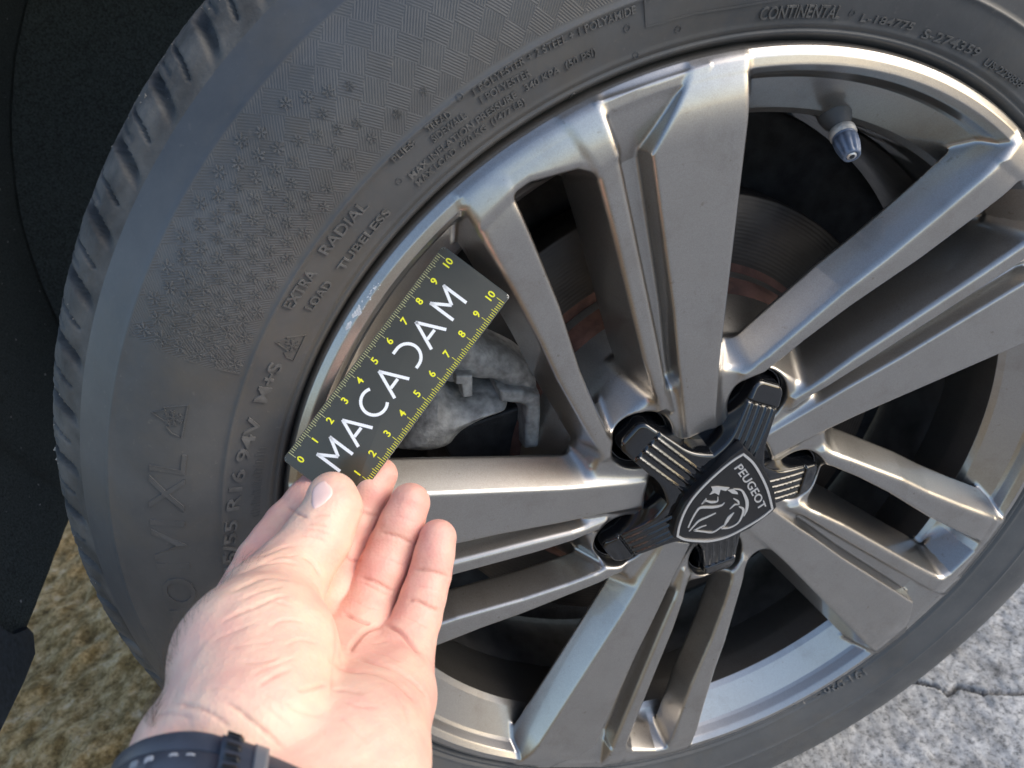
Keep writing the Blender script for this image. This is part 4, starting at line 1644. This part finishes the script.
CREASES = [  # image polyline, half width px, depth mm, colour weight
    ([(413, 569), (430, 571), (450, 577)], 1.5, 0.5, 0.45),
    ([(406, 602), (416, 601), (431, 608), (440, 611)], 1.6, 0.6, 0.45),
    ([(360, 577), (375, 582), (394, 592)], 1.7, 0.7, 0.5),
    ([(362, 583), (376, 589), (390, 596)], 1.3, 0.4, 0.3),
    ([(380, 532), (396, 536), (415, 545)], 1.5, 0.5, 0.4),
    ([(343, 613), (356, 620), (373, 625)], 1.8, 0.8, 0.5),
    ([(359, 511), (369, 514), (379, 516)], 1.4, 0.5, 0.4),
    ([(345, 556), (353, 560), (362, 561)], 1.5, 0.5, 0.4),
    ([(287, 507), (297, 513), (308, 518)], 1.5, 0.5, 0.4),
    ([(384, 625), (398, 631), (411, 643), (422, 656)], 2.2, 0.9, 0.5),
    ([(350, 653), (354, 644), (366, 631), (383, 625)], 2.4, 0.9, 0.45),
    ([(329, 660), (340, 667), (352, 671), (372, 672), (393, 681), (406, 692), (415, 703)], 1.9, 0.9, 0.5),
    ([(352, 655), (372, 662), (396, 669), (413, 681), (427, 697)], 1.8, 0.8, 0.45),
    ([(372, 672), (388, 676), (404, 688)], 1.3, 0.4, 0.3),
    ([(329, 690), (345, 690), (362, 694)], 1.5, 0.35, 0.2),
    ([(234, 578), (255, 567), (280, 562), (300, 565)], 1.5, 0.45, 0.22),
    ([(230, 592), (247, 584), (266, 577), (297, 580)], 1.6, 0.5, 0.25),
    ([(240, 600), (262, 590), (285, 585)], 1.4, 0.35, 0.2),
    ([(220, 622), (240, 612), (258, 605), (278, 596), (290, 596)], 1.6, 0.5, 0.25),
    ([(214, 640), (236, 630), (258, 622)], 1.4, 0.25, 0.12),
    ([(303, 556), (313, 563), (321, 576)], 1.8, 0.7, 0.35),
    ([(236, 662), (262, 662), (282, 656)], 1.5, 0.25, 0.12),
    ([(257, 687), (272, 677), (290, 669)], 1.6, 0.4, 0.2),
    ([(298, 691), (312, 688), (327, 683)], 1.7, 0.6, 0.3),
    ([(172, 703), (192, 706), (212, 714), (234, 731)], 1.6, 0.5, 0.25),
    ([(222, 700), (238, 710), (252, 722), (272, 738), (290, 754)], 1.7, 0.55, 0.3),
    ([(262, 704), (276, 716), (292, 726)], 1.5, 0.3, 0.15),
    ([(313, 517), (321, 515), (330, 516)], 1.1, 0.28, 0.25),
    ([(306, 525), (316, 524), (328, 527)], 1.1, 0.3, 0.28),
    ([(303, 530), (316, 530), (330, 535)], 1.1, 0.28, 0.25),
    ([(298, 537), (312, 537), (326, 542)], 1.1, 0.22, 0.2),
    ([(331, 612), (336, 640), (333, 668), (330, 700)], 1.6, 0.35, 0.25),
    ([(340, 700), (356, 706), (380, 708)], 1.4, 0.25, 0.15),
    ([(336, 716), (352, 728), (366, 742)], 1.4, 0.25, 0.15),
    ([(392, 690), (402, 704), (408, 722)], 1.3, 0.25, 0.15),
    ([(362, 640), (374, 644), (388, 640)], 1.2, 0.25, 0.15),
    ([(372, 652), (386, 655), (402, 662)], 1.2, 0.25, 0.15),
    ([(414, 586), (428, 588), (444, 592)], 1.1, 0.2, 0.12),
    ([(402, 616), (414, 620), (430, 628)], 1.2, 0.25, 0.15),
    ([(352, 600), (364, 606), (380, 610)], 1.2, 0.2, 0.12),
    ([(376, 556), (390, 560), (404, 566)], 1.1, 0.2, 0.12),
    ([(392, 516), (404, 518), (420, 524)], 1.1, 0.15, 0.1),
    ([(246, 610), (268, 600), (292, 606)], 1.3, 0.3, 0.15),
    ([(226, 650), (250, 644), (276, 640)], 1.3, 0.2, 0.1),
    ([(268, 628), (284, 620), (304, 622)], 1.3, 0.3, 0.15),
    ([(284, 646), (300, 640), (318, 644)], 1.3, 0.3, 0.15),
    ([(250, 676), (268, 668), (300, 656)], 1.2, 0.25, 0.12),
    ([(200, 690), (226, 688), (250, 694)], 1.3, 0.2, 0.1),
    ([(150, 716), (172, 714), (196, 720)], 1.3, 0.3, 0.15),
    ([(284, 700), (300, 712), (322, 716)], 1.4, 0.35, 0.18),
    ([(258, 690), (276, 700), (284, 712)], 1.2, 0.2, 0.1),
    ([(240, 560), (262, 556), (284, 548), (300, 546)], 1.2, 0.3, 0.18),
    ([(252, 570), (276, 558), (298, 556)], 1.2, 0.3, 0.15),
]

def build_hand():
    st = 0.68
    lo = np.array([-128.0, -226.0, -312.0])
    hi = np.array([-14.0, -20.0, -78.0])
    ax = [np.arange(lo[i], hi[i], st, dtype=np.float32) for i in range(3)]
    F = np.full([len(a) for a in ax], 50.0, np.float32)
    # slabs keep the memory low; coarse pass skips empty space
    cs = 8
    G = np.stack(np.meshgrid(*[a[::cs] for a in ax], indexing='ij'), -1).astype(np.float64)
    Fc = hand_sdf(G)
    near = np.abs(Fc) < cs * st * 1.9
    for i, j, k in np.argwhere(near):
        pass
    mask = np.zeros(F.shape, bool)
    big = np.kron(near, np.ones((cs, cs, cs), bool))
    sh = [min(big.shape[i], F.shape[i]) for i in range(3)]
    # a coarse node covers the block around it
    off = cs // 2
    b2 = np.roll(big, (-off, -off, -off), (0, 1, 2))
    mask[:sh[0], :sh[1], :sh[2]] = (big | b2)[:sh[0], :sh[1], :sh[2]]
    sg = np.kron(np.sign(Fc), np.ones((cs, cs, cs)))
    F[:sh[0], :sh[1], :sh[2]] = 50.0 * sg[:sh[0], :sh[1], :sh[2]]
    I = np.argwhere(mask)
    P = np.stack([ax[0][I[:, 0]], ax[1][I[:, 1]], ax[2][I[:, 2]]], 1).astype(np.float64)
    for s in range(0, len(P), 400000):
        q = I[s:s + 400000]
        F[q[:, 0], q[:, 1], q[:, 2]] = hand_sdf(P[s:s + 400000])
    pos, q, ids = surface_nets(F)
    X = lo + pos * st
    X, N = project(hand_sdf, X, it=1, h=0.2, maxstep=0.6)
    # drop stray fragments: keep vertices that really lie on the surface
    f = hand_sdf(X)
    good = np.abs(f) < 0.3
    q = q[good[q].all(1)]
    q, (X, N) = compact(q, X, N)
    uv = px_of(X)
    facing = np.clip((N * (-X / np.linalg.norm(X, axis=1)[:, None])).sum(1), 0, 1)
    facing = np.clip(facing * 2.5, 0, 1)
    dep = np.zeros(len(X))
    col = np.zeros(len(X))
    for pts, w, dm, cw in CREASES:
        p = smooth_path(pts, 5)
        d = np.full(len(X), 1e9)
        tt = np.zeros(len(X))
        for k in range(len(p) - 1):
            a, b = p[k], p[k + 1]
            e = b - a
            t = np.clip(((uv - a) @ e) / (e @ e), 0, 1)
            dd = np.hypot(*(uv - a - t[:, None] * e).T)
            m = dd < d
            d[m] = dd[m]
            tt[m] = (k + t[m]) / (len(p) - 1)
        end = np.clip(np.minimum(tt, 1 - tt) * 6, 0.15, 1)
        g = np.exp(-(d / (w * 0.95)) ** 2) * facing * end
        dep = np.maximum(dep, g * dm * 1.25)
        col = np.maximum(col, g * cw)
        # soft swelling beside the fold
        dep -= 0.25 * dm * np.exp(-((d - 3.4 * w) / (1.7 * w)) ** 2) * facing * end * (dep < 0.05)
    # gentle unevenness: tendons, fat pads, lines
    lump = 0.07 * fbm(X[:, 0] / 2.6 + X[:, 2] / 5.0, X[:, 1] / 2.6, 2, 47) + 0.6 * fbm(X[:, 0] / 9.0 + X[:, 2] / 14.0, X[:, 1] / 9.0, 3, 31)
    X = X - N * (dep - lump * facing)[:, None]
    V = cam2world(X)
    Nn = N @ RB.T
    q = fix_winding(V, Nn, q)
    me = new_mesh('hand', V, q, M_SKIN)
    # redder finger ends and palm, paler thumb mound and wrist (the skin's own colour)
    red = np.full(len(X), 0.55)
    for k, ch in CHAINS.items():
        for (c, r_), wgt in zip(ch, (0.15, 0.20, 0.25, 0.45)):
            red += wgt * np.exp(-(((X - c) ** 2).sum(1)) / (r_ * 1.5) ** 2)
    for (a, ra), (b, rb) in THUMB:
        d = cone_sd(X, a, b, ra, rb)
        red -= 0.13 * np.exp(-np.maximum(d, 0) ** 2 / 9.0)
    for (a, ra), (b, rb) in ARM[:3]:
        d = cone_sd(X, a, b, ra, rb)
        red -= 0.12 * np.exp(-np.maximum(d, 0) ** 2 / 60.0)
    red = np.clip(red, 0, 1)
    at = me.attributes.new('red', 'FLOAT', 'POINT')
    at.data.foreach_set('value', red.astype(np.float32))
    at = me.attributes.new('crease', 'FLOAT', 'POINT')
    at.data.foreach_set('value', np.clip(col, 0, 1).astype(np.float32))
    t = thing('person', 'bare left hand and wrist pinching the ruler card between thumb and fingers', 'person', tuple(cam2world(ARM[2][1][0] + _far)))
    body = obj('left_hand', me, t)
    # thumb nail laid onto the thumb
    nu, nv = 18, 18
    A, B, Cc, Dd = np.array([311.0, 488.0]), np.array([325.0, 477.0]), np.array([337.5, 494.0]), np.array([311.0, 515.5])
    pts = []
    for i in range(nu):
        for j in range(nv):
            s = i / (nu - 1)
            w_ = j / (nv - 1)
            # map the square to a rounded nail outline
            x, y = 2 * s - 1, 2 * w_ - 1
            ex = x * math.sqrt(max(0, 1 - 0.42 * y * y))
            ey = y * math.sqrt(max(0, 1 - 0.42 * x * x))
            s2, w2 = (ex + 1) / 2, (ey + 1) / 2
            pts.append((A * (1 - s2) + B * s2) * (1 - w2) + (Dd * (1 - s2) + Cc * s2) * w2)
    pts = np.array(pts)
    dirs = np.stack([(pts[:, 0] - 512) / FPX, (384 - pts[:, 1]) / FPX, -np.ones(len(pts))], 1)
    dirs /= np.linalg.norm(dirs, axis=1)[:, None]
    tt = np.full(len(pts), 270.0)
    for _ in range(80):
        tt += 0.8 * hand_sdf(dirs * tt[:, None])
        tt = np.minimum(tt, 420)
    Q = dirs * tt[:, None]
    g, f = grad(hand_sdf, Q, 0.3)
    g /= np.linalg.norm(g, axis=1)[:, None] + 1e-9
    ok = np.abs(f) < 0.5
    dome = []
    for i in range(nu):
        for j in range(nv):
            e = min(i, j, nu - 1 - i, nv - 1 - j)
            dome.append([-0.35, 0.28, 0.40, 0.46][min(e, 3)])
    Q = Q + g * np.array(dome)[:, None]
    fq = grid_faces(nu, nv)
    fq = fq[ok[fq].all(1)]
    V = cam2world(Q)
    fq = fix_winding(V, g @ RB.T, fq)
    sub('thumb_nail', new_mesh('thumb_nail', V, fq, M_NAIL), body)
    # fine hair along the outer edge of hand and wrist
    hv, hf = [], []
    R = random.Random(9)
    sil = [(258, 553), (232, 566), (205, 586), (186, 606), (170, 635), (160, 665), (150, 695), (142, 725)]
    sil = smooth_path(sil, 12)
    cnt = 0
    tries = 0
    ncand = 520
    ks = [min(len(sil) - 1, int(R.betavariate(1.7, 1.0) * len(sil))) for _ in range(ncand)]
    pp = np.array([sil[k] + np.array([R.uniform(-1, 13), R.uniform(-5, 9)]) for k in ks])
    dd = np.stack([(pp[:, 0] - 512) / FPX, (384 - pp[:, 1]) / FPX, -np.ones(ncand)], 1)
    dd /= np.linalg.norm(dd, axis=1)[:, None]
    t_ = np.full(ncand, 190.0)
    for _ in range(60):
        t_ = np.minimum(t_ + 0.8 * hand_sdf(dd * t_[:, None]), 500)
    QQ = dd * t_[:, None]
    GG, ff = grad(hand_sdf, QQ, 0.3)
    for Q0, g, f0 in zip(QQ, GG, ff):
        if abs(f0) > 0.4 or cnt >= 230:
            continue
        g = g / np.linalg.norm(g)
        flow = np.array([0.45, 0.85, -0.5]) + np.array([R.uniform(-.3, .3) for _ in range(3)])
        flow -= g * (flow @ g)
        flow /= np.linalg.norm(flow)
        L = R.uniform(3.0, 7.5)
        pr = []
        for s in np.linspace(0, 1, 5):
            pr.append(Q0 + g * (L * (0.62 * s - 0.28 * s * s)) + flow * L * (0.35 * s + 0.55 * s * s))
        b = len(hv)
        for m, c in enumerate(pr):
            rad = 0.042 * (1 - 0.75 * m / 4)
            a1 = np.cross(flow, g)
            for a in range(3):
                qq = a * 2 * math.pi / 3
                hv.append(c + (a1 * math.cos(qq) + g * math.sin(qq)) * rad)
        for m in range(4):
            for a in range(3):
                hf.append((b + m * 3 + a, b + m * 3 + (a + 1) % 3, b + m * 3 + 3 + (a + 1) % 3, b + m * 3 + 3 + a))
        cnt += 1
    o = sub('arm_hair', new_mesh('arm_hair', cam2world(np.array(hv)), np.array(hf), M_HAIR), body)
    o['kind'] = 'stuff'
    return t
build_hand()

# ------------------------------------------------------------------ wrist strap
def build_strap():
    c0 = (cam_pt(200, 752, 212) + cam_pt(345, 772, 218)) / 2
    axis = (ARM[2][1][0] - ARM[2][0][0])
    axis = axis / np.linalg.norm(axis)
    side = cam_pt(345, 772, 218) - cam_pt(200, 752, 212)
    # the strap sits a little askew on the wrist
    side = side - axis * (side @ axis)
    side /= np.linalg.norm(side)
    up = np.cross(side, axis)
    if up[2] < 0:
        up = -up
    cen = c0 + axis * 39.0
    tilt = 19.0
    def surf(phi, s):
        """points on the wrist: origin, direction and radius for arrays of angle and offset along the forearm"""
        phi = np.atleast_1d(np.asarray(phi, float))
        s = np.broadcast_to(np.asarray(s, float), phi.shape)
        d = np.outer(np.cos(phi), side) + np.outer(np.sin(phi), up)
        o = cen + np.outer(s + tilt * np.cos(phi), axis)
        t = np.full(len(phi), 70.0)
        for _ in range(40):
            t = t - 0.8 * hand_sdf(o + d * t[:, None])
        return o, d, t
    n = 120
    W = 9.5
    cs = [(-W, 0.25), (-W, 2.0), (-W + 0.8, 2.7), (-4.4, 2.9), (-4.1, 2.55), (-3.8, 2.9), (3.8, 2.9), (4.1, 2.55), (4.4, 2.9), (W - 0.8, 2.7), (W, 2.0), (W, 0.25)]
    V = []
    ph = 2 * math.pi * np.arange(n) / n
    ts = [surf(ph, q)[2] for q in (-W, 0, W)]
    o1, d1, _t = surf(ph, 0)
    for i in range(n):
        for s, h in cs:
            tq = np.interp(s, [-W, 0, W], [ts[0][i], ts[1][i], ts[2][i]])
            V.append(o1[i] + axis * s + d1[i] * (max(tq, 0) + h))
    V = np.array(V)
    t = thing('wrist_strap', 'dark blue grey silicone watch strap round the wrist', 'watch strap', tuple(cam2world(cen)))
    F = grid_faces(n, len(cs), wrap0=True, wrap1=True)
    Vw = cam2world(V)
    cN = (V - np.repeat(V.reshape(n, len(cs), 3).mean(1).mean(0)[None], len(V), 0))
    F = fix_winding(Vw, cN @ RB.T, F)
    st = obj('strap', new_mesh('strap', Vw, F, M_STRAP), t)
    st.data.set_sharp_from_angle(angle=math.radians(50))
    # find the angle of points seen in the picture
    best = {}
    P = V.reshape(n, len(cs), 3)
    mid = P[:, 3]
    uvm = px_of(mid)
    vis = (mid - cen) @ up > 0
    def phi_at(u):
        d = np.where(vis, np.abs(uvm[:, 0] - u), 1e9)
        return 2 * math.pi * int(np.argmin(d)) / n
    def patch(name, phi, dphi, s0, s1, h0, h1, mat, rnd=False):
        m, k = (9, 9)
        ii, jj = np.meshgrid(np.arange(m), np.arange(k), indexing='ij')
        x, y = 2 * ii / (m - 1) - 1.0, 2 * jj / (k - 1) - 1.0
        if rnd:
            x, y = x * np.sqrt(1 - y * y / 2), y * np.sqrt(1 - x * x / 2)
        e = np.minimum(np.minimum(ii, jj), np.minimum(m - 1 - ii, k - 1 - jj)).ravel()
        pa = phi + dphi * x.ravel()
        o, d, tt = surf(pa, 0)
        sv = (s0 + s1) / 2 + (s1 - s0) / 2 * y.ravel()
        ta, tb = surf(pa, -W)[2], surf(pa, W)[2]
        tt = np.where(sv < 0, tt + (ta - tt) * (-sv / W), tt + (tb - tt) * (sv / W))
        vv = o + np.outer(sv, axis) + d * (tt + np.where(e > 0, h1, h0))[:, None]
        Vp = cam2world(np.array(vv))
        Fp = fix_winding(Vp, np.tile(RB @ up, (len(vv), 1)), grid_faces(m, k))
        return obj(name, new_mesh(name, Vp, Fp, mat), t)
    for u in (134, 152, 173, 195):
        patch('strap_hole', phi_at(u), 0.040, -3.4, -0.4, 2.8, 3.15, M_HOLE if u > 140 else M_CLASP, True)
    pk = phi_at(247)
    patch('keeper_loop', pk, 0.16, -10.5, 10.5, 1.0, 5.2, M_STRAP)
    sg = 1 if phi_at(247) > phi_at(260) else -1
    patch('clasp', pk - sg * 0.11, 0.045, -9.0, 9.0, 4.6, 5.8, M_CLASP)
    for k in range(6):
        patch('keeper_tooth', pk + sg * 0.05, 0.05, -9 + k * 3.2, -7.4 + k * 3.2, 4.8, 6.2, M_PLATE)
build_strap()
